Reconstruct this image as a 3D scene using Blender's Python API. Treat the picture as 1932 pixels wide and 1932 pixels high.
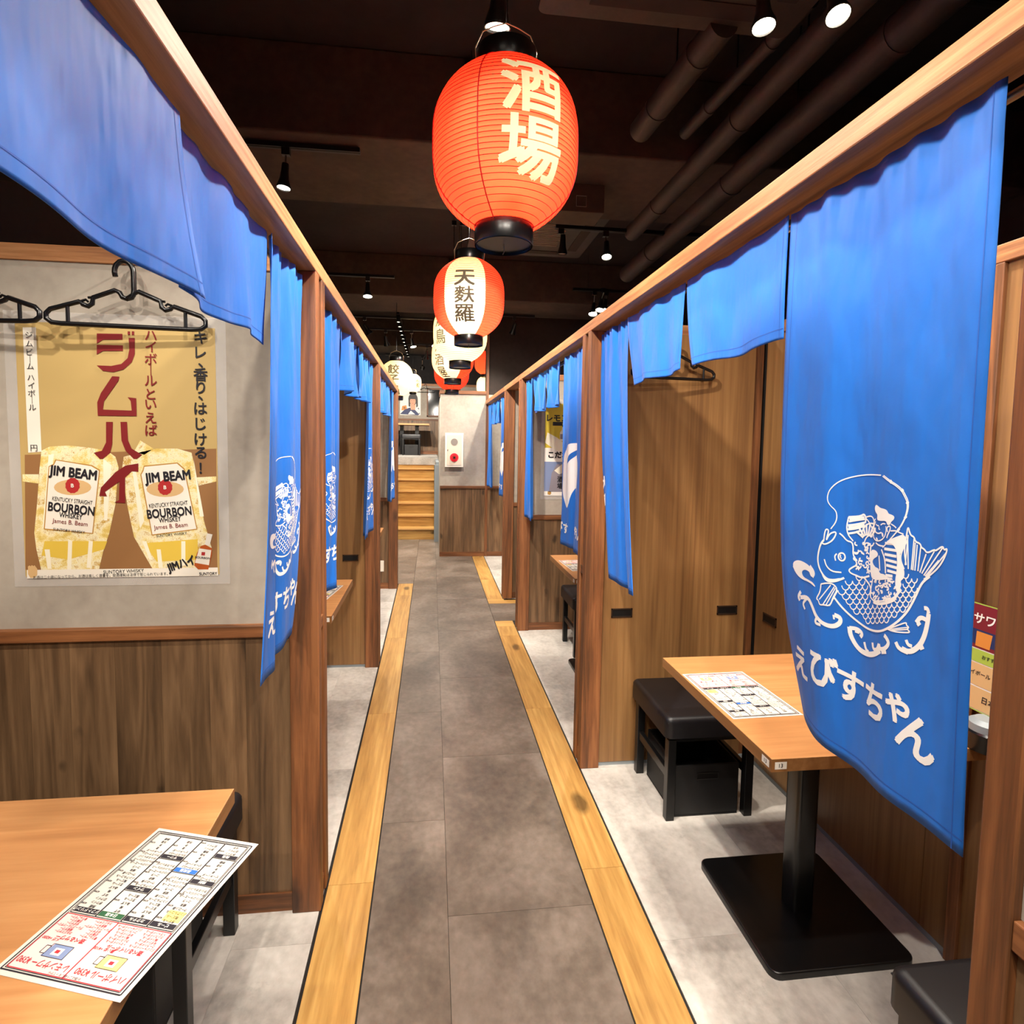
import bpy, bmesh, math, random
from mathutils import Vector, Matrix
random.seed(11)
PI = math.pi
for o in list(bpy.data.objects): bpy.data.objects.remove(o)
SC = bpy.context.scene
COL = SC.collection

# ------------------------------------------------------------------ camera
cam = bpy.data.cameras.new('camera'); cam.lens = 36*1070/1932; cam.sensor_width = 36
cam.shift_x = (966-941.84)/1932; cam.shift_y = (909.0-966)/1932
cam.clip_start = 0.02; cam.clip_end = 60
co = bpy.data.objects.new('camera', cam); COL.objects.link(co)
rx = Vector((0.99297247, -0.11745785, 0.01446815)); dn = Vector((0.00632025, -0.06944704, -0.99756562)); fw = Vector((0.1181767, 0.99064664, -0.06821663))
M = Matrix((( rx.x, -dn.x, -fw.x, 0), (rx.y, -dn.y, -fw.y, 0), (rx.z, -dn.z, -fw.z, 1.5), (0, 0, 0, 1)))
co.matrix_world = M
SC.camera = co
# ------------------------------------------------------------------ world, exposure
wd = bpy.data.worlds.new('world'); SC.world = wd; wd.use_nodes = True
wd.node_tree.nodes['Background'].inputs[0].default_value = (1.0, 0.85, 0.7, 1); wd.node_tree.nodes['Background'].inputs[1].default_value = 0.05
SC.view_settings.view_transform = 'Standard'; SC.view_settings.look = 'None'; SC.view_settings.gamma = 1
SC.view_settings.use_curve_mapping = False
SC.view_settings.exposure = EXPOSURE = 0.74
LIGHT = 1.0            # overall lamp strength
WARM = (1.0, 0.91, 0.79)
try:
    SC.cycles.max_bounces = 8; SC.cycles.diffuse_bounces = 5; SC.cycles.sample_clamp_indirect = 4
except Exception: pass

# ------------------------------------------------------------------ materials
MATS = {}
def srgb(h):
    h = h.lstrip('#'); c = [int(h[i:i+2], 16)/255 for i in (0, 2, 4)]
    return tuple((x/12.92 if x <= .04045 else ((x+.055)/1.055)**2.4) for x in c) + (1,)
def newmat(name):
    m = bpy.data.materials.new(name); m.use_nodes = True; MATS[name] = m
    return m, m.node_tree, m.node_tree.nodes['Principled BSDF']
def N(nt, t, **kw):
    n = nt.nodes.new(t)
    for k, v in kw.items(): setattr(n, k, v)
    return n
def plain(name, col, rough=.5, metal=0, emit=0, spec=.5, noise=0):
    m, nt, b = newmat(name); c = srgb(col) if isinstance(col, str) else col
    b.inputs['Base Color'].default_value = c; b.inputs['Roughness'].default_value = rough; b.inputs['Metallic'].default_value = metal
    b.inputs['Specular IOR Level'].default_value = spec
    if emit: b.inputs['Emission Color'].default_value = c; b.inputs['Emission Strength'].default_value = emit
    if noise:
        tc = N(nt, 'ShaderNodeTexCoord'); n = N(nt, 'ShaderNodeTexNoise'); n.inputs['Scale'].default_value = 9; n.inputs['Detail'].default_value = 6
        r = N(nt, 'ShaderNodeMapRange'); r.inputs['To Min'].default_value = 1-noise; r.inputs['To Max'].default_value = 1+noise
        mx = N(nt, 'ShaderNodeVectorMath', operation='SCALE'); mx.inputs[0].default_value = c[:3]
        nt.links.new(tc.outputs['Object'], n.inputs['Vector']); nt.links.new(n.outputs['Fac'], r.inputs['Value']); nt.links.new(r.outputs[0], mx.inputs['Scale']); nt.links.new(mx.outputs[0], b.inputs['Base Color'])
    return m
def wood(name, cols, axis='Z', fine=60, stretch=.05, rough=.5, knots=0, tint=.12, bump=.15, broad=3.0, con=.25):
    """procedural wood: grain runs along one axis; each object gets its own cut and tint"""
    m, nt, b = newmat(name); L = nt.links.new
    tc = N(nt, 'ShaderNodeTexCoord'); oi = N(nt, 'ShaderNodeObjectInfo')
    sc = N(nt, 'ShaderNodeVectorMath', operation='SCALE'); sc.inputs[0].default_value = (37.7, 51.3, 23.9); L(oi.outputs['Random'], sc.inputs['Scale'])
    ad = N(nt, 'ShaderNodeVectorMath', operation='ADD'); L(tc.outputs['Object'], ad.inputs[0]); L(sc.outputs[0], ad.inputs[1])
    def mapped(s):
        mp = N(nt, 'ShaderNodeMapping'); v = [s, s, s]; v['XYZ'.index(axis)] = s*stretch; mp.inputs['Scale'].default_value = v; L(ad.outputs[0], mp.inputs['Vector']); return mp
    wv = N(nt, 'ShaderNodeTexNoise'); L(mapped(broad*2).outputs[0], wv.inputs['Vector']); wv.inputs['Scale'].default_value = 1; wv.inputs['Detail'].default_value = 3; wv.inputs['Distortion'].default_value = .8
    # growth rings: sine of a broad field
    r1 = N(nt, 'ShaderNodeMath', operation='MULTIPLY'); r1.inputs[1].default_value = 55; L(wv.outputs['Fac'], r1.inputs[0])
    r2 = N(nt, 'ShaderNodeMath', operation='SINE'); L(r1.outputs[0], r2.inputs[0])
    fn = N(nt, 'ShaderNodeTexNoise'); L(mapped(fine).outputs[0], fn.inputs['Vector']); fn.inputs['Scale'].default_value = 1; fn.inputs['Detail'].default_value = 5; fn.inputs['Roughness'].default_value = .65
    bn = N(nt, 'ShaderNodeTexNoise'); L(mapped(broad*4).outputs[0], bn.inputs['Vector']); bn.inputs['Scale'].default_value = 1; bn.inputs['Detail'].default_value = 2
    a1 = N(nt, 'ShaderNodeMath', operation='MULTIPLY_ADD'); a1.inputs[1].default_value = .10; L(r2.outputs[0], a1.inputs[0]); L(fn.outputs['Fac'], a1.inputs[2])
    a2 = N(nt, 'ShaderNodeMath', operation='MULTIPLY_ADD'); a2.inputs[1].default_value = .8; L(bn.outputs['Fac'], a2.inputs[0]); L(a1.outputs[0], a2.inputs[2])
    cr = N(nt, 'ShaderNodeValToRGB'); el = cr.color_ramp.elements
    el[0].position = .62; el[1].position = 1.18
    k = len(cols); el[0].color = srgb(cols[0]); el[1].color = srgb(cols[-1]); el[1].position = 1.0
    el[0].position = .0
    for i in range(1, k-1): e = el.new(i/(k-1)); e.color = srgb(cols[i])
    mr = N(nt, 'ShaderNodeMapRange'); mr.inputs['From Min'].default_value = .9-con; mr.inputs['From Max'].default_value = .9+con; L(a2.outputs[0], mr.inputs['Value']); L(mr.outputs[0], cr.inputs['Fac'])
    col = cr.outputs['Color']
    if knots:
        vo = N(nt, 'ShaderNodeTexVoronoi'); mp = N(nt, 'ShaderNodeMapping'); v = [knots]*3; v['XYZ'.index(axis)] = knots*.42; mp.inputs['Scale'].default_value = v
        dn_ = N(nt, 'ShaderNodeTexNoise'); dn_.inputs['Scale'].default_value = 14; L(ad.outputs[0], dn_.inputs['Vector'])
        da = N(nt, 'ShaderNodeVectorMath', operation='MULTIPLY_ADD'); L(dn_.outputs['Color'], da.inputs[0]); da.inputs[1].default_value = (.03, .03, .03); L(ad.outputs[0], da.inputs[2]); L(da.outputs[0], mp.inputs['Vector']); L(mp.outputs[0], vo.inputs['Vector']); vo.inputs['Scale'].default_value = 1
        km = N(nt, 'ShaderNodeMapRange'); km.inputs['From Min'].default_value = .085; km.inputs['From Max'].default_value = .17; km.inputs['To Min'].default_value = .32; km.inputs['To Max'].default_value = 1; L(vo.outputs['Distance'], km.inputs['Value'])
        ml = N(nt, 'ShaderNodeVectorMath', operation='SCALE'); L(col, ml.inputs[0]); L(km.outputs[0], ml.inputs['Scale']); col = ml.outputs[0]
    hs = N(nt, 'ShaderNodeHueSaturation'); L(col, hs.inputs['Color'])
    tr = N(nt, 'ShaderNodeMapRange'); tr.inputs['To Min'].default_value = 1-tint; tr.inputs['To Max'].default_value = 1+tint; L(oi.outputs['Random'], tr.inputs['Value']); L(tr.outputs[0], hs.inputs['Value'])
    L(hs.outputs[0], b.inputs['Base Color']); b.inputs['Roughness'].default_value = rough
    bp = N(nt, 'ShaderNodeBump'); bp.inputs['Strength'].default_value = bump; bp.inputs['Distance'].default_value = .002; L(a1.outputs[0], bp.inputs['Height']); L(bp.outputs[0], b.inputs['Normal'])
    return m
def cloudy(name, cols, scale=2.5, rough=.5, tint=.06, bump=.05, stretch=(1, 1, 1), streak=True, contrast=(.3, .7)):
    m, nt, b = newmat(name); L = nt.links.new
    tc = N(nt, 'ShaderNodeTexCoord'); oi = N(nt, 'ShaderNodeObjectInfo')
    sc = N(nt, 'ShaderNodeVectorMath', operation='SCALE'); sc.inputs[0].default_value = (17.7, 31.3, 13.9); L(oi.outputs['Random'], sc.inputs['Scale'])
    ad = N(nt, 'ShaderNodeVectorMath', operation='ADD'); L(tc.outputs['Object'], ad.inputs[0]); L(sc.outputs[0], ad.inputs[1])
    mp = N(nt, 'ShaderNodeMapping'); mp.inputs['Scale'].default_value = stretch; L(ad.outputs[0], mp.inputs['Vector'])
    n1 = N(nt, 'ShaderNodeTexNoise'); n1.inputs['Scale'].default_value = scale; n1.inputs['Detail'].default_value = 8; n1.inputs['Roughness'].default_value = .62; n1.inputs['Distortion'].default_value = .35; L(mp.outputs[0], n1.inputs['Vector'])
    n2 = N(nt, 'ShaderNodeTexNoise'); n2.inputs['Scale'].default_value = scale*14; n2.inputs['Detail'].default_value = 6; L(mp.outputs[0], n2.inputs['Vector'])
    a = N(nt, 'ShaderNodeMath', operation='MULTIPLY_ADD'); a.inputs[1].default_value = .35; L(n2.outputs['Fac'], a.inputs[0]); L(n1.outputs['Fac'], a.inputs[2])
    mr = N(nt, 'ShaderNodeMapRange'); mr.inputs['From Min'].default_value = contrast[0]+.17; mr.inputs['From Max'].default_value = contrast[1]+.17; L(a.outputs[0], mr.inputs['Value'])
    cr = N(nt, 'ShaderNodeValToRGB'); el = cr.color_ramp.elements; el[0].color = srgb(cols[0]); el[1].color = srgb(cols[-1])
    for i in range(1, len(cols)-1): e = el.new(i/(len(cols)-1)); e.color = srgb(cols[i])
    L(mr.outputs[0], cr.inputs['Fac']); col = cr.outputs['Color']
    if streak:   # small dark worn patches
        n3 = N(nt, 'ShaderNodeTexNoise'); n3.inputs['Scale'].default_value = scale*1.6; n3.inputs['Detail'].default_value = 10; n3.inputs['Roughness'].default_value = .8; L(ad.outputs[0], n3.inputs['Vector'])
        k = N(nt, 'ShaderNodeMapRange'); k.inputs['From Min'].default_value = .60; k.inputs['From Max'].default_value = .70; k.inputs['To Min'].default_value = 1; k.inputs['To Max'].default_value = .72; L(n3.outputs['Fac'], k.inputs['Value'])
        s = N(nt, 'ShaderNodeVectorMath', operation='SCALE'); L(col, s.inputs[0]); L(k.outputs[0], s.inputs['Scale']); col = s.outputs[0]
    hs = N(nt, 'ShaderNodeHueSaturation'); L(col, hs.inputs['Color'])
    tr = N(nt, 'ShaderNodeMapRange'); tr.inputs['To Min'].default_value = 1-tint; tr.inputs['To Max'].default_value = 1+tint; L(oi.outputs['Random'], tr.inputs['Value']); L(tr.outputs[0], hs.inputs['Value'])
    L(hs.outputs[0], b.inputs['Base Color']); b.inputs['Roughness'].default_value = rough
    bp = N(nt, 'ShaderNodeBump'); bp.inputs['Strength'].default_value = bump; bp.inputs['Distance'].default_value = .004; L(a.outputs[0], bp.inputs['Height']); L(bp.outputs[0], b.inputs['Normal'])
    return m

POSTC = ['#533219', '#744625', '#8e5a33']
for ax in 'XYZ': wood('post'+ax, POSTC, ax, fine=70, knots=4.5, rough=.55, tint=.08)
for ax in 'XYZ': wood('beam'+ax, ['#855532', '#a26e43', '#b98457'], ax, fine=90, knots=2.4, rough=.55, tint=.05, bump=.3)
wood('dado', ['#4d3824', '#6f5338', '#8a6a4a'], 'Z', fine=40, knots=7.5, rough=.5, tint=.14, stretch=.07, con=.34, bump=.35)
wood('veneer', ['#73502f', '#876139', '#977044'], 'Z', fine=75, stretch=.03, rough=.42, tint=.05, bump=.05, con=.32)
wood('veneerdark', ['#5a3a20', '#6b4627', '#7b5230'], 'Z', fine=75, stretch=.03, rough=.45, tint=.05, bump=.05)
wood('table', ['#a06c40', '#b37d4c', '#c28e5b'], 'X', fine=55, stretch=.07, rough=.38, tint=.03, bump=.03, con=.42)
wood('tableedge', ['#85592f', '#916439', '#9d7044'], 'Y', fine=55, stretch=.06, rough=.45, tint=.03, bump=.03)
wood('oakY', ['#9c7038', '#b98c4b', '#cfa45f'], 'Y', fine=60, knots=4.5, stretch=.07, rough=.42, tint=.06, bump=.06, con=.36)
wood('oakX', ['#9c7038', '#b98c4b', '#cfa45f'], 'X', fine=60, knots=4.5, stretch=.07, rough=.42, tint=.06, bump=.06, con=.36)
cloudy('aisletile', ['#4e443c', '#695d52', '#82756a'], 2.6, rough=.38, tint=.07, stretch=(1, .8, 1))
cloudy('paletile', ['#9c968f', '#c0bab2', '#d6d0c8'], 3.2, rough=.42, tint=.035, stretch=(1, .8, 1))
cloudy('plaster', ['#958b7f', '#a69c8f', '#b1a89b'], 2.2, rough=.8, tint=.02, bump=.12, streak=False)
cloudy('concrete', ['#2a221c', '#3a3028', '#4a3e34'], 1.5, rough=.9, tint=.03)
cloudy('blackceil', ['#171312', '#211c1a', '#2a2422'], 1.5, rough=.9, tint=.03)
cloudy('darkwall', ['#241c18', '#2c2420', '#332a25'], 1.5, rough=.9, tint=.03)
cloudy('duct', ['#211d1b', '#2b2623', '#36302c'], 5, rough=.6, tint=.05, stretch=(1, 1, 1), bump=.4)
plain('gap', '#15100c', .8)
plain('black', '#0c0c0d', .35); plain('blackmatt', '#121112', .6); plain('blackmetal', '#0e0e0f', .28)
plain('hangerplastic', '#0d0d10', .3)
plain('chrome', '#b9b4ad', .25, .9); plain('darkchrome', '#5a4a40', .3, .8); plain('slotdark', '#050404', .5)
plain('whitepaint', '#e8dfd2', .5); plain('steelgrey', '#8f979b', .5, .1); plain('cream', '#d8ccb8', .55)
plain('redlamp', (.75, .02, .03, 1), .25, emit=.35); plain('blackglass', '#060606', .08)
plain('shiplip', '#d9a766', .5)
plain('fluor', '#8a8178', .5)
# leather
m, nt, b = newmat('leather'); b.inputs['Base Color'].default_value = srgb('#131216'); b.inputs['Roughness'].default_value = .42
n = N(nt, 'ShaderNodeTexNoise'); n.inputs['Scale'].default_value = 220; bp = N(nt, 'ShaderNodeBump'); bp.inputs['Strength'].default_value = .15; bp.inputs['Distance'].default_value = .001
nt.links.new(n.outputs['Fac'], bp.inputs['Height']); nt.links.new(bp.outputs[0], b.inputs['Normal'])
# curtain cloth
m, nt, b = newmat('cloth')
b.inputs['Base Color'].default_value = srgb('#1f77db'); b.inputs['Roughness'].default_value = .6
b.inputs['Sheen Weight'].default_value = .08; b.inputs['Specular IOR Level'].default_value = .35
tl = N(nt, 'ShaderNodeBsdfTranslucent'); tl.inputs['Color'].default_value = srgb('#1f77db'); mx = N(nt, 'ShaderNodeMixShader'); mx.inputs[0].default_value = .18
L = nt.links.new; L(b.outputs[0], mx.inputs[1]); L(tl.outputs[0], mx.inputs[2]); L(mx.outputs[0], nt.nodes['Material Output'].inputs['Surface'])
tc = N(nt, 'ShaderNodeTexCoord'); nn = N(nt, 'ShaderNodeTexNoise'); mp = N(nt, 'ShaderNodeMapping'); mp.inputs['Scale'].default_value = (5, 5, 1.6); L(tc.outputs['Object'], mp.inputs['Vector']); L(mp.outputs[0], nn.inputs['Vector'])
nn.inputs['Scale'].default_value = 2.2; nn.inputs['Detail'].default_value = 3; bp = N(nt, 'ShaderNodeBump'); bp.inputs['Strength'].default_value = .5; bp.inputs['Distance'].default_value = .03
L(nn.outputs['Fac'], bp.inputs['Height']); L(bp.outputs[0], b.inputs['Normal'])
plain('print', '#fffdf8', .6)
# lantern paper: bulb light through the paper, plus glow set into paper and lettering
def paper(name, col, tcol, e):
    m, nt, b = newmat(name); L = nt.links.new
    b.inputs['Base Color'].default_value = srgb(col); b.inputs['Roughness'].default_value = .6
    b.inputs['Emission Color'].default_value = srgb(tcol); b.inputs['Emission Strength'].default_value = e
    tl = N(nt, 'ShaderNodeBsdfTranslucent'); tl.inputs['Color'].default_value = srgb(tcol); mx = N(nt, 'ShaderNodeMixShader'); mx.inputs[0].default_value = .55
    L(b.outputs[0], mx.inputs[1]); L(tl.outputs[0], mx.inputs[2]); L(mx.outputs[0], nt.nodes['Material Output'].inputs['Surface'])
paper('redpaper', '#d0281a', '#ff3a22', .16); paper('creampaper', '#f0e2b4', '#fff0c0', .10); plain('glyphpaper', '#fbe6b0', .7, emit=.25)
plain('redink', '#b01512', .6); plain('greyink', '#5c5340', .7); plain('ribline', '#6a1c12', .7); plain('riblinepale', '#b59c66', .7)
plain('wire', '#a08c70', .4, .6)
plain('lens', (1.0, .9, .72, 1), .3, emit=14); plain('bulb', (1.0, .82, .55, 1), .3, emit=20)
# print colours
PC = {'paper': '#efe8da', 'yellow': '#e3c14a', 'gold': '#b98a3e', 'brown': '#94693f', 'red': '#7c1519', 'ink': '#1b1a22', 'gold2': '#d8b27c', 'seal': '#b0282a', 'amber': '#b8561e', 'glint': '#f6efd6',
      'mred': '#b8303a', 'mblack': '#24222b', 'mblue': '#2b66b4', 'mgreen': '#2c5a3c', 'myellow': '#f0d27a', 'mpink': '#e3c9c3', 'menupaper': '#d2cbc0', 'sky': '#7f8fb4', 'grey': '#8d8790', 'navy': '#1e2c5c', 'skin': '#e3a07e', 'hair': '#2a2424', 'lime': '#a8bf4a', 'maroon': '#7a1c28', 'orange': '#d98a3a', 'poster': '#bfa266', 'white': '#f2ede4', 'lemon': '#dcc23c'}
for k, v in PC.items(): plain('p_'+k, v, .55)
m = cloudy('p_mug', ['#d9b95c', '#ead48c', '#f4ecc8', '#c9a04a'], 26, rough=.5, tint=0, bump=0, streak=False, contrast=(.35, .65))

# ------------------------------------------------------------------ mesh helpers
class MB:
    def __init__(s): s.v = []; s.f = []; s.m = []
    def add(s, v, f, m=0):
        o = len(s.v); s.v += [tuple(p) for p in v]
        for q in f: s.f.append([i+o for i in q]); s.m.append(m)
    def box(s, x0, x1, y0, y1, z0, z1, m=0):
        s.add([(x0,y0,z0),(x1,y0,z0),(x1,y1,z0),(x0,y1,z0),(x0,y0,z1),(x1,y0,z1),(x1,y1,z1),(x0,y1,z1)],
              [(0,3,2,1),(4,5,6,7),(0,1,5,4),(1,2,6,5),(2,3,7,6),(3,0,4,7)], m); return s
    def rbox(s, x0, x1, y0, y1, z0, z1, r, m=0, n=5, top=0.0):
        """plate with rounded vertical corners and optional rounded upper edge"""
        def ring(e, z):
            pts = []
            for cx, cy, a0 in ((x1-r, y1-r, 0), (x0+r, y1-r, PI/2), (x0+r, y0+r, PI), (x1-r, y0+r, 1.5*PI)):
                for i in range(n+1):
                    a = a0+PI/2*i/n; pts.append((cx+(r-e)*math.cos(a), cy+(r-e)*math.sin(a), z))
            return pts
        lv = [(0, z0), (0, z1-top)]
        if top: lv += [(top*(1-math.cos(a)), z1-top+top*math.sin(a)) for a in (PI/8, PI/4, 3*PI/8, PI/2)]
        rings = [ring(e, z) for e, z in lv]; k = len(rings[0]); v = [p for q in rings for p in q]; f = []
        for j in range(len(rings)-1):
            for i in range(k): f.append((j*k+i, j*k+(i+1) % k, (j+1)*k+(i+1) % k, (j+1)*k+i))
        f.append(tuple(range(k-1, -1, -1))); f.append(tuple(range((len(rings)-1)*k, len(rings)*k)))
        s.add(v, f, m); return s
    def tube(s, pts, r, n=8, m=0, closed=False, cap=True):
        P = [Vector(p) for p in pts]; k = len(P); rings = []; up = Vector((.13, .31, .94)).normalized(); prev = None
        for i, p in enumerate(P):
            if closed: t = P[(i+1) % k]-P[i-1]
            else: t = P[min(i+1, k-1)]-P[max(i-1, 0)]
            t.normalize()
            if prev is None: a = t.cross(up); a = a if a.length > .05 else t.cross(Vector((1, 0, 0)))
            else: a = prev-t*prev.dot(t)
            a.normalize(); prev = a; b_ = t.cross(a); rr = r[i] if isinstance(r, (list, tuple)) else r
            rings += [p+(a*math.cos(2*PI*j/n)+b_*math.sin(2*PI*j/n))*rr for j in range(n)]
        f = []
        for i in range(k if closed else k-1):
            for j in range(n):
                i2 = (i+1) % k; f.append((i*n+j, i*n+(j+1) % n, i2*n+(j+1) % n, i2*n+j))
        if cap and not closed: f.append(tuple(range(n-1, -1, -1))); f.append(tuple(range((k-1)*n, k*n)))
        s.add(rings, f, m); return s
    def lathe(s, prof, n=32, c=(0, 0), m=0, caps=True):
        v = []
        for r, z in prof: v += [(c[0]+r*math.cos(2*PI*i/n), c[1]+r*math.sin(2*PI*i/n), z) for i in range(n)]
        f = []
        for j in range(len(prof)-1):
            for i in range(n): f.append((j*n+i, j*n+(i+1) % n, (j+1)*n+(i+1) % n, (j+1)*n+i))
        if caps: f.append(tuple(range(n-1, -1, -1))); f.append(tuple(range((len(prof)-1)*n, len(prof)*n)))
        s.add(v, f, m); return s
    def mesh(s, name, mats, smooth=False):
        me = bpy.data.meshes.new(name); me.from_pydata(s.v, [], s.f)
        for q in mats: me.materials.append(MATS[q])
        if len(mats) > 1: me.polygons.foreach_set('material_index', s.m)
        if smooth: me.polygons.foreach_set('use_smooth', [True]*len(s.f))
        me.update(); return me
    def build(s, name, mats, parent=None, smooth=False, bevel=0, loc=None, angle=None, **props):
        if isinstance(mats, str): mats = [mats]
        o = bpy.data.objects.new(name, s.mesh(name, mats, smooth)); COL.objects.link(o)
        if parent: o.parent = parent
        if loc: o.location = loc
        if bevel:
            b = o.modifiers.new('bevel', 'BEVEL'); b.width = bevel; b.segments = 2; b.limit_method = 'ANGLE'
        if angle is not None:
            o.data.polygons.foreach_set('use_smooth', [True]*len(o.data.polygons))
            try: o.data.set_sharp_from_angle(angle=angle)
            except Exception: pass
        for k_, v_ in props.items(): o[k_] = v_
        return o
def empty(name, loc, label=None, cat=None, group=None, rz=0, kind=None):
    o = bpy.data.objects.new(name, None); COL.objects.link(o); o.location = loc; o.rotation_euler = (0, 0, rz); o.empty_display_size = .1
    return tag(o, label, cat, group, kind)
def tag(o, label=None, cat=None, group=None, kind=None):
    if label: o['label'] = label
    if cat: o['category'] = cat
    if group: o['group'] = group
    if kind: o['kind'] = kind
    return o
CH = {}
def copy_tree(o, parent=None):
    c = o.copy(); COL.objects.link(c)
    if parent: c.parent = parent
    for ch in [x for x in bpy.data.objects if x.parent == o and x != c]: copy_tree(ch, c)
    return c
def dup(o, loc, rz=0, label=None, group=None):
    c = copy_tree(o); c.location = loc; c.rotation_euler = (0, 0, rz)
    if label: c['label'] = label
    if group: c['group'] = group
    return c
def B(name, x0, x1, y0, y1, z0, z1, mat, parent=None, bevel=0, **props):
    return MB().box(x0, x1, y0, y1, z0, z1).build(name, mat, parent, bevel=bevel, **props)

# ------------------------------------------------------------------ flat print: polygons and lettering on paper
_TX = {}
def text_mesh(s, bold=0.0):
    key = (s, round(bold, 3))
    if key in _TX: return _TX[key]
    c = bpy.data.curves.new('t', 'FONT'); c.body = s; c.align_x = 'CENTER'; c.align_y = 'CENTER'; c.size = 1; c.resolution_u = 3
    o = bpy.data.objects.new('t', c); COL.objects.link(o)
    dg = bpy.context.evaluated_depsgraph_get(); dg.update(); e = o.evaluated_get(dg); me = e.to_mesh()
    v = [tuple(p.co) for p in me.vertices]; f = [tuple(p.vertices) for p in me.polygons]; e.to_mesh_clear()
    bpy.data.objects.remove(o); bpy.data.curves.remove(c)
    if v:
        xs = [p[0] for p in v]; ys = [p[1] for p in v]; cx = (min(xs)+max(xs))/2; cy = (min(ys)+max(ys))/2
        v = [(p[0]-cx, p[1]-cy, 0) for p in v]
        if bold >= .015:      # heavier weight: the same glyph struck again a little to each side
            b0, f0, n0 = list(v), list(f), len(v); k = 0
            for dx, dy in ((.7, .7), (-.7, .7), (.7, -.7), (-.7, -.7)) + (((1, 0), (-1, 0), (0, 1), (0, -1)) if bold > .035 else ()):
                k += 1; v += [(p[0]+dx*bold, p[1]+dy*bold, k) for p in b0]; f += [tuple(i+n0*k for i in q) for q in f0]
    _TX[key] = (v, f); return _TX[key]
class Flat:
    """print in a local XY plane; Z is a hair above the paper"""
    def __init__(s): s.b = {}
    def mb(s, c): return s.b.setdefault(c, MB())
    def poly(s, pts, c, lay=1): s.mb(c).add([(x, y, lay*.0003) for x, y in pts], [tuple(range(len(pts)))]); return s
    def rect(s, x0, y0, x1, y1, c, lay=1): return s.poly([(x0, y0), (x1, y0), (x1, y1), (x0, y1)], c, lay)
    def line(s, pts, w, c, lay=1):
        for a, b in zip(pts, pts[1:]):
            d = Vector((b[0]-a[0], b[1]-a[1])); L_ = d.length or 1e-6; nx, ny = -d.y/L_*w/2, d.x/L_*w/2
            s.poly([(a[0]+nx, a[1]+ny), (b[0]+nx, b[1]+ny), (b[0]-nx, b[1]-ny), (a[0]-nx, a[1]-ny)], c, lay)
        return s
    def frame(s, x0, y0, x1, y1, w, c, lay=1): return s.line([(x0, y0), (x1, y0), (x1, y1), (x0, y1), (x0, y0)], w, c, lay)
    def text(s, t, x, y, h, c, bold=0, rot=0, sx=1, lay=7):
        rot = math.radians(rot); v, f = text_mesh(t, bold); ca, sa = math.cos(rot), math.sin(rot)
        s.mb(c).add([(x+(p[0]*h*sx*ca-p[1]*h*sa), y+(p[0]*h*sx*sa+p[1]*h*ca), lay*.0003+p[2]*1.5e-5) for p in v], f); return s
    def vtext(s, t, x, y, h, c, bold=0, pitch=1.05, **k):
        for i, ch in enumerate(t): s.text('｜' if ch == 'ー' else ch, x, y-i*h*pitch, h, c, bold, **k)
        return s
    def merged(s):
        mb = MB(); cols = list(s.b)
        for i, c in enumerate(cols): mb.add(s.b[c].v, s.b[c].f, i)
        return mb, ['p_'+c for c in cols]
    def build(s, parent, name='print'):
        mb, mats = s.merged()
        return mb.build(name, mats, parent)

# ================================================================== THE SETTING
def struct(o, label=None): o['kind'] = 'structure'; return o
LX, RX = -0.343, 0.69          # aisle faces of the two rows
# ---- floor
floor = struct(B('floor', -2.7, 3.6, -1.6, 14.2, -.06, -.004, 'gap'))
_tiles = {}
def piece(name, x0, x1, y0, y1, mat, parent, z0=-.004, z1=0.0, g=.0007):
    if mat == 'paletile': g = .0003
    key = (round(x1-x0, 3), round(y1-y0, 3), mat, round(z1-z0, 4))
    if key not in _tiles: _tiles[key] = MB().box(g, x1-x0-g, g, y1-y0-g, 0, z1-z0).mesh(name, [mat])
    o = bpy.data.objects.new(name, _tiles[key]); COL.objects.link(o); o.location = (x0, y0, z0); o.parent = parent; return o
def tiles(x0, x1, y0, y1, w, joint, mat, L=.914, xs=None):
    edges = xs or []
    if not xs:
        x = x0; edges = [x0]
        while x+w < x1-.02: x += w; edges.append(x)
        edges.append(x1)
    for k, (a, b) in enumerate(zip(edges, edges[1:])):
        j = joint[k % len(joint)]; y = j-math.ceil((j-y0)/L)*L; 
        while y < y1-.01:
            c0, c1 = max(y, y0), min(y+L, y1)
            if c1-c0 > .02: piece('tile', a, b, c0, c1, mat, floor)
            y += L
tiles(0, 0, -1.5, 8.74, .457, [2.17, 1.705], 'aisletile', xs=[-.184, .060, .532])
tiles(-1.9, -.186, 5.992, 8.74, .457, [2.4, 1.9], 'aisletile')
tiles(.534, 1.448, 4.667, 5.183, .457, [4.9, 5.0], 'aisletile')
tiles(-1.95, -.348, -1.5, 5.80, .457, [1.2, 1.65], 'paletile')
tiles(.694, 1.53, -1.5, 4.55, .457, [1.55, 1.1], 'paletile')
tiles(.694, 1.6, 5.30, 7.40, .457, [5.6, 6.0], 'paletile')
for x0, js in ((-.339, [-1.5, -.567, .652, 1.871, 3.09, 4.309, 5.528, 5.99]), (.536, [-1.5, -.58, .638, 1.857, 3.076, 4.295, 4.516])):
    for a, b in zip(js, js[1:]): piece('plank', x0, x0+.151, a, b, 'oakY', floor)
for a, b in ((5.337, 6.12), (6.12, 7.339), (7.339, 7.405)): piece('plank', .536, .687, a, b, 'oakY', floor)
piece('plank', .536, .90, 5.187, 5.337, 'oakX', floor); piece('plank', .536, .687, 4.516, 4.665, 'oakX', floor)

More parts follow.
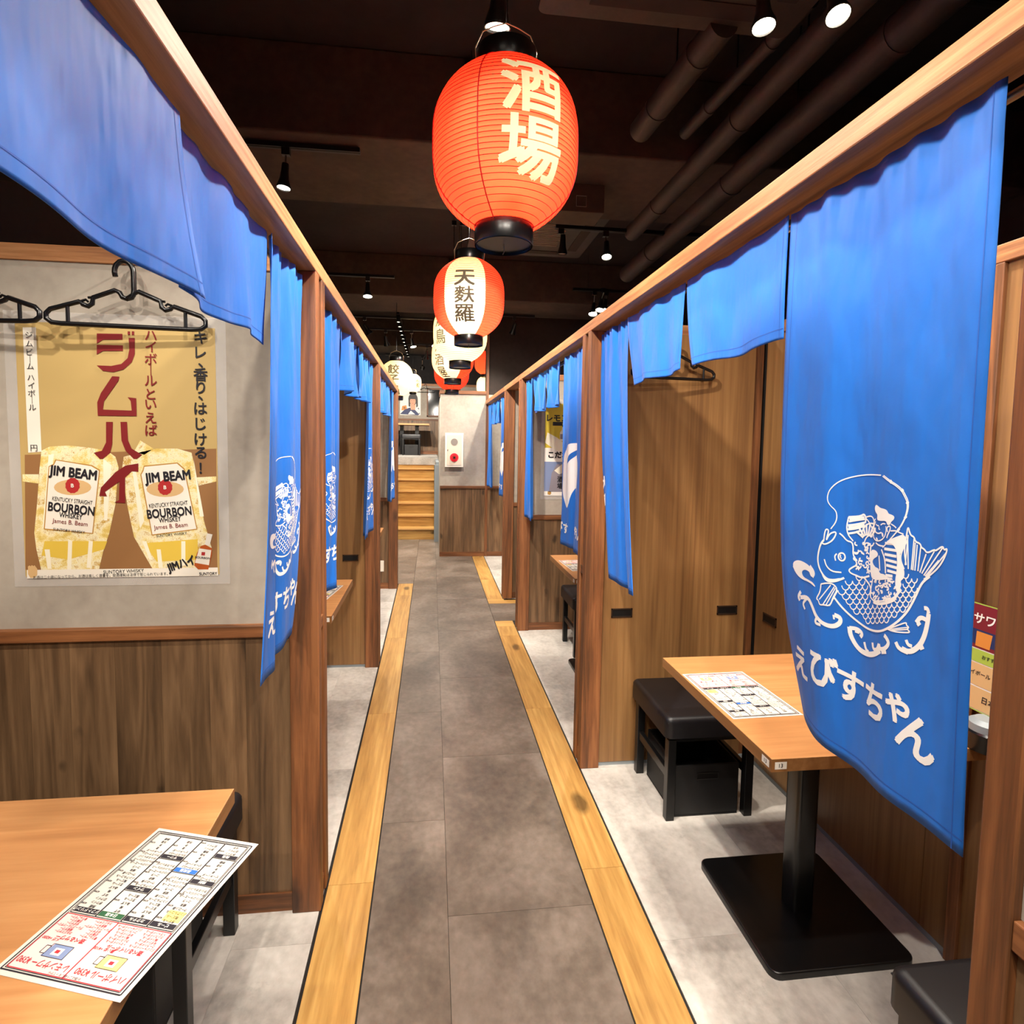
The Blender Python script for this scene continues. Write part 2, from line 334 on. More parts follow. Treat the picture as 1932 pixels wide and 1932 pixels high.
# ---- partitions between the booths
def clad_dado(par, x0, x1, y, sgn, ztop=.896, zb=.06, w=.125, z0=0.0):
    """vertical planks with a skirting and a cap rail; sgn -1 faces the camera"""
    xs = [x0]; 
    while xs[-1] < x1-.03: xs.append(min(x1, xs[-1]+w*random.uniform(.82, 1.18)))
    xs[-1] = x1
    for a, b in zip(xs, xs[1:]):
        d = random.uniform(0, .0010); yy = sorted((y, y+sgn*(.010+d)))
        B('plank', a+.0002, b-.0002, yy[0], yy[1], z0+zb, z0+ztop, 'dado', par)
    yy = sorted((y, y+sgn*.016)); B('skirting', x0, x1, yy[0], yy[1], z0, z0+zb, 'postX', par)
    yy = sorted((y, y+sgn*.026)); B('rail', x0, x1, yy[0], yy[1], z0+ztop, z0+ztop+.038, 'postX', par, bevel=.003)
def slot_handle(par, x, z, y, sgn, w=.1, h=.042):
    f = MB(); yo, yi = y+sgn*.004, y-sgn*.0
    for a in ((x, x+w, z, z+.006), (x, x+w, z+h-.006, z+h), (x, x+.005, z, z+h), (x+w-.005, x+w, z, z+h)): f.box(a[0], a[1], *sorted((yi, yo)), a[2], a[3])
    o = f.build('handle', 'darkchrome', par, label='dark slot handle')
    B('slot', x+.005, x+w-.005, *sorted((y-sgn*.0002, y+sgn*.0012)), z+.006, z+h-.006, 'slotdark', o)
def partition(name, side, y0, y1, near, far, xout, post_near=True, post_far=True, slots=()):
    """side -1 left, +1 right; near / far: 'plaster', 'veneer' or None"""
    X = LX if side < 0 else RX; pi = X+side*.088
    a, b = sorted((pi, xout))
    core = struct(B(name, a, b, y0+.036, y1-.036, .0, 2.0, 'gap'))
    if post_near: B('post', *sorted((X, pi)), y0, y0+.045, 0, 1.999, 'postZ', core, bevel=.003)
    if post_far: B('post', *sorted((X, pi)), y1-.045, y1, 0, 1.999, 'postZ', core, bevel=.003)
    # narrow aisle-side panel between the posts
    pa, pb = sorted((X+side*.014, pi))
    ya, yb = y0+.045, y1-.045
    if yb-ya > .01:
        B('panel', pa, pb, ya, yb, .94, 1.999, 'plaster', core); B('rail', *sorted((X+side*.003, pi)), ya, yb, .902, .94, 'postY', core, bevel=.002)
        B('plank', pa, pb, ya, yb, .06, .902, 'dado', core); B('skirting', *sorted((X+side*.006, pi)), ya, yb, 0, .06, 'postY', core)
    for face, yy, sg in ((near, y0+.030, -1), (far, y1-.030, 1)):
        if face == 'plaster':
            B('panel', a, b, *sorted((yy, yy+sg*.006)), .934, 1.999, 'plaster', core, label='smooth mottled plaster'); clad_dado(core, a, b, yy, sg)
        elif face == 'veneer':
            yv = yy+sg*.014
            xe = xout-side*.045
            va, vb = sorted((pi, xe)); B('panel', va, vb, *sorted((yy-sg*.004, yv)), .018, 1.999, 'veneer', core, bevel=.001)
            B('kick_strip', a, b, *sorted((yy-sg*.004, yv-sg*.004)), 0, .018, 'steelgrey', core)
            B('corner_stud', *sorted((xe, xout)), *sorted((yy-sg*.004, yy+sg*.004)), 0, 1.999, 'postZ', core)
            for x, z in slots: slot_handle(core, x, z, yv, sg)
    B('top_rail', a, b, y0+.018, y1-.018, 1.996, 2.042, 'beamX', core, bevel=.003)
    return core
WL = -1.95; WR = 1.52
partition('wall_left', -1, 1.765, 1.902, 'plaster', 'veneer', WL)
partition('wall_left', -1, 3.745, 3.882, 'veneer', 'plaster', WL, slots=((-.575, .714), (-1.1, .714)))
partition('wall_left', -1, 5.780, 5.917, 'plaster', 'plaster', WL)
partition('wall_right', 1, .471, .608, 'plaster', 'veneer', WR)
partition('wall_right', 1, 2.464, 2.601, 'veneer', 'plaster', WR, slots=((.823, .707), (1.335, .710)))
partition('wall_right', 1, 4.400, 4.537, 'plaster', 'plaster', WR)
partition('wall_right', 1, 5.337, 5.474, 'plaster', 'plaster', 1.6)
# ---- long walls at the back of the booths
wl = struct(B('wall_left', WL-.12, WL, -1.5, 5.9, 0, 2.04, 'veneer'))
wr = struct(B('wall_right', WR+.012, WR+.13, -1.5, 4.54, 0, 2.02, 'gap'))
for a, b in ((-1.5, .471), (.608, 1.505), (1.505, 2.464), (2.601, 3.5), (3.5, 4.4)):
    B('panel', WR, WR+.014, a+.001, b-.001, .02, 2.0, 'veneer', wr)
B('kick_strip', WR+.001, WR+.013, -1.5, 4.4, 0, .02, 'steelgrey', wr)
B('top_rail', WR-.012, WR+.09, -1.5, 4.54, 2.0, 2.05, 'beamY', wr, bevel=.003)
def side_slot(y, z):      # handle on the back panel of the right booth
    f = MB(); x0, x1 = WR-.004, WR
    for a in ((y, y+.1, z, z+.006), (y, y+.1, z+.036, z+.042), (y, y+.005, z, z+.042), (y+.095, y+.1, z, z+.042)): f.box(x0, x1, *a)
    o = f.build('handle', 'darkchrome', wr); B('slot', x0+.002, x1+.0005, y+.005, y+.095, z+.006, z+.036, 'slotdark', o)
side_slot(2.30, .700); side_slot(1.55, .700); side_slot(4.1, .7)
B('upright', WR-.012, WR+.02, 1.375, 1.41, .0, 2.0, 'postZ', wr, bevel=.002)
wr3 = struct(B('wall_right', 1.6, 1.72, 5.3, 7.45, 0, 2.04, 'plaster'))

# ---- the aisle beams that carry the curtains
def beam(side, ys):
    X = LX if side < 0 else RX
    for a, b in zip(ys, ys[1:]):
        o = B('beam', *sorted((X, X+side*.09)), a+.001, b-.001, 1.999, 2.044, 'beamY', bevel=.003); struct(o)
beam(-1, [-1.5, 1.896, 3.80, 5.917]); beam(1, [-1.5, 4.60, 5.50, 7.41])

# ---- pillar wall with the hose cabinet, the dark wall above it, stairs, upper floor
pil = struct(B('pillar', .107, .78, 7.43, 7.9, 0, 2.10, 'plaster')); 
def front(par, x0, x1, y, z0=0):
    B('panel', x0, x1, y+.012, y+.02, z0+.934, z0+2.125, 'plaster', par); clad_dado(par, x0, x1, y+.02, -1, z0=z0, w=.085)
front(pil, .107, .70, 7.408)
B('cap', .095, .70, 7.40, 7.95, 2.125, 2.17, 'postX', pil, bevel=.003)
B('corner_trim', .697, .73, 7.398, 7.45, 0, 3.4, 'postZ', pil)
pl2 = struct(B('wall_right', .70, 1.7, 7.44, 7.56, 0, 2.05, 'plaster')); front(pl2, .73, 1.6, 7.408)
B('panel', .105, .112, 7.9, 9.9, 0, 2.1, 'plaster', pil)
struct(B('wall_back', .70, 3.6, 7.44, 7.6, 2.05, 3.45, 'darkwall'))
st = struct(B('floor', -1.95, .107, 10.02, 14.2, 1.10, 1.225, 'paletile')); st.name = 'floor.upper'
stairs = empty('staircase', (0, 8.74, 0), 'light wooden staircase climbing to the upper dining floor', 'stairs', kind='structure')
for k in range(7):
    y = k*.215
    z1 = .175*(k+1)
    if k < 6:
        MB().box(-.62, .04, y-.02, y+.235, z1-.025, z1).build('tread', 'oakX', stairs, bevel=.004)
        MB().box(-.62, .04, y-.024, y-.006, z1-.022, z1+.001).build('nosing', 'shiplip', stairs)
    MB().box(-.62, .04, y, y+.012, z1-.175, z1-.025).build('riser', 'oakX', stairs)
B('panel', .04, .106, 8.52, 8.56, 0, 1.16, 'steelgrey', struct(B('wall_right', .06, .106, 8.56, 10.0, 0, 1.2, 'steelgrey')))
struct(B('wall_left', -.74, -.62, 8.6, 10.02, 0, 1.225, 'dado'))
struct(B('wall_back', -1.95, -.62, 8.60, 8.7, 0, 1.225, 'dado'))
wb = struct(B('wall_back', -2.7, 3.6, 13.05, 13.2, 1.1, 2.80, 'plaster'))
xs = -1.95
while xs < .6:
    w = random.uniform(.09, .13); B('plank', xs, xs+w-.003, 13.03, 13.05, 1.30, 1.98, 'dado', wb); xs += w
B('rail', -1.95, .6, 13.02, 13.05, 1.98, 2.02, 'postX', wb); B('skirting', -1.95, .6, 13.02, 13.05, 1.225, 1.30, 'postX', wb); B('picture_rail', -1.95, 3.5, 13.01, 13.05, 2.76, 2.81, 'beamX', wb)
# dark opening at the top of the stairs with its wooden frame
wn = struct(B('window_1', -.09, .6, 13.035, 13.049, 2.10, 2.68, 'blackglass'))
for q in ((-.12, -.09, 2.07, 2.72), (.6, .63, 2.07, 2.72)): B('window_frame', q[0], q[1], 13.02, 13.05, q[2], q[3], 'postZ', wn)
for q in ((2.07, 2.10), (2.68, 2.72)): B('window_frame', -.12, .63, 13.02, 13.05, q[0], q[1], 'postX', wn)
struct(B('wall_back', -2.7, 3.6, 13.2, 13.3, 1.1, 3.5, 'blackceil'))
# ---- ceiling: black slab, concrete downstand beams, outer walls
ceil = struct(B('ceiling', -2.7, 3.6, -1.6, 14.2, 3.45, 3.6, 'blackceil'))
for y0, y1, z in ((3.02, 3.85, 3.02), (6.14, 6.9, 3.02), (9.3, 10.0, 3.02), (-.4, .3, 3.02)):
    struct(B('ceiling_beam', -2.6, 3.5, y0, y1, z, 3.45, 'concrete', bevel=.01))
struct(B('wall_left', -2.72, -2.6, -1.6, 14.2, 0, 3.5, 'darkwall')); struct(B('wall_right', 3.5, 3.62, -1.6, 14.2, 0, 3.5, 'darkwall'))
struct(B('wall_front', -2.7, 3.6, -1.72, -1.6, 0, 3.5, 'darkwall'))

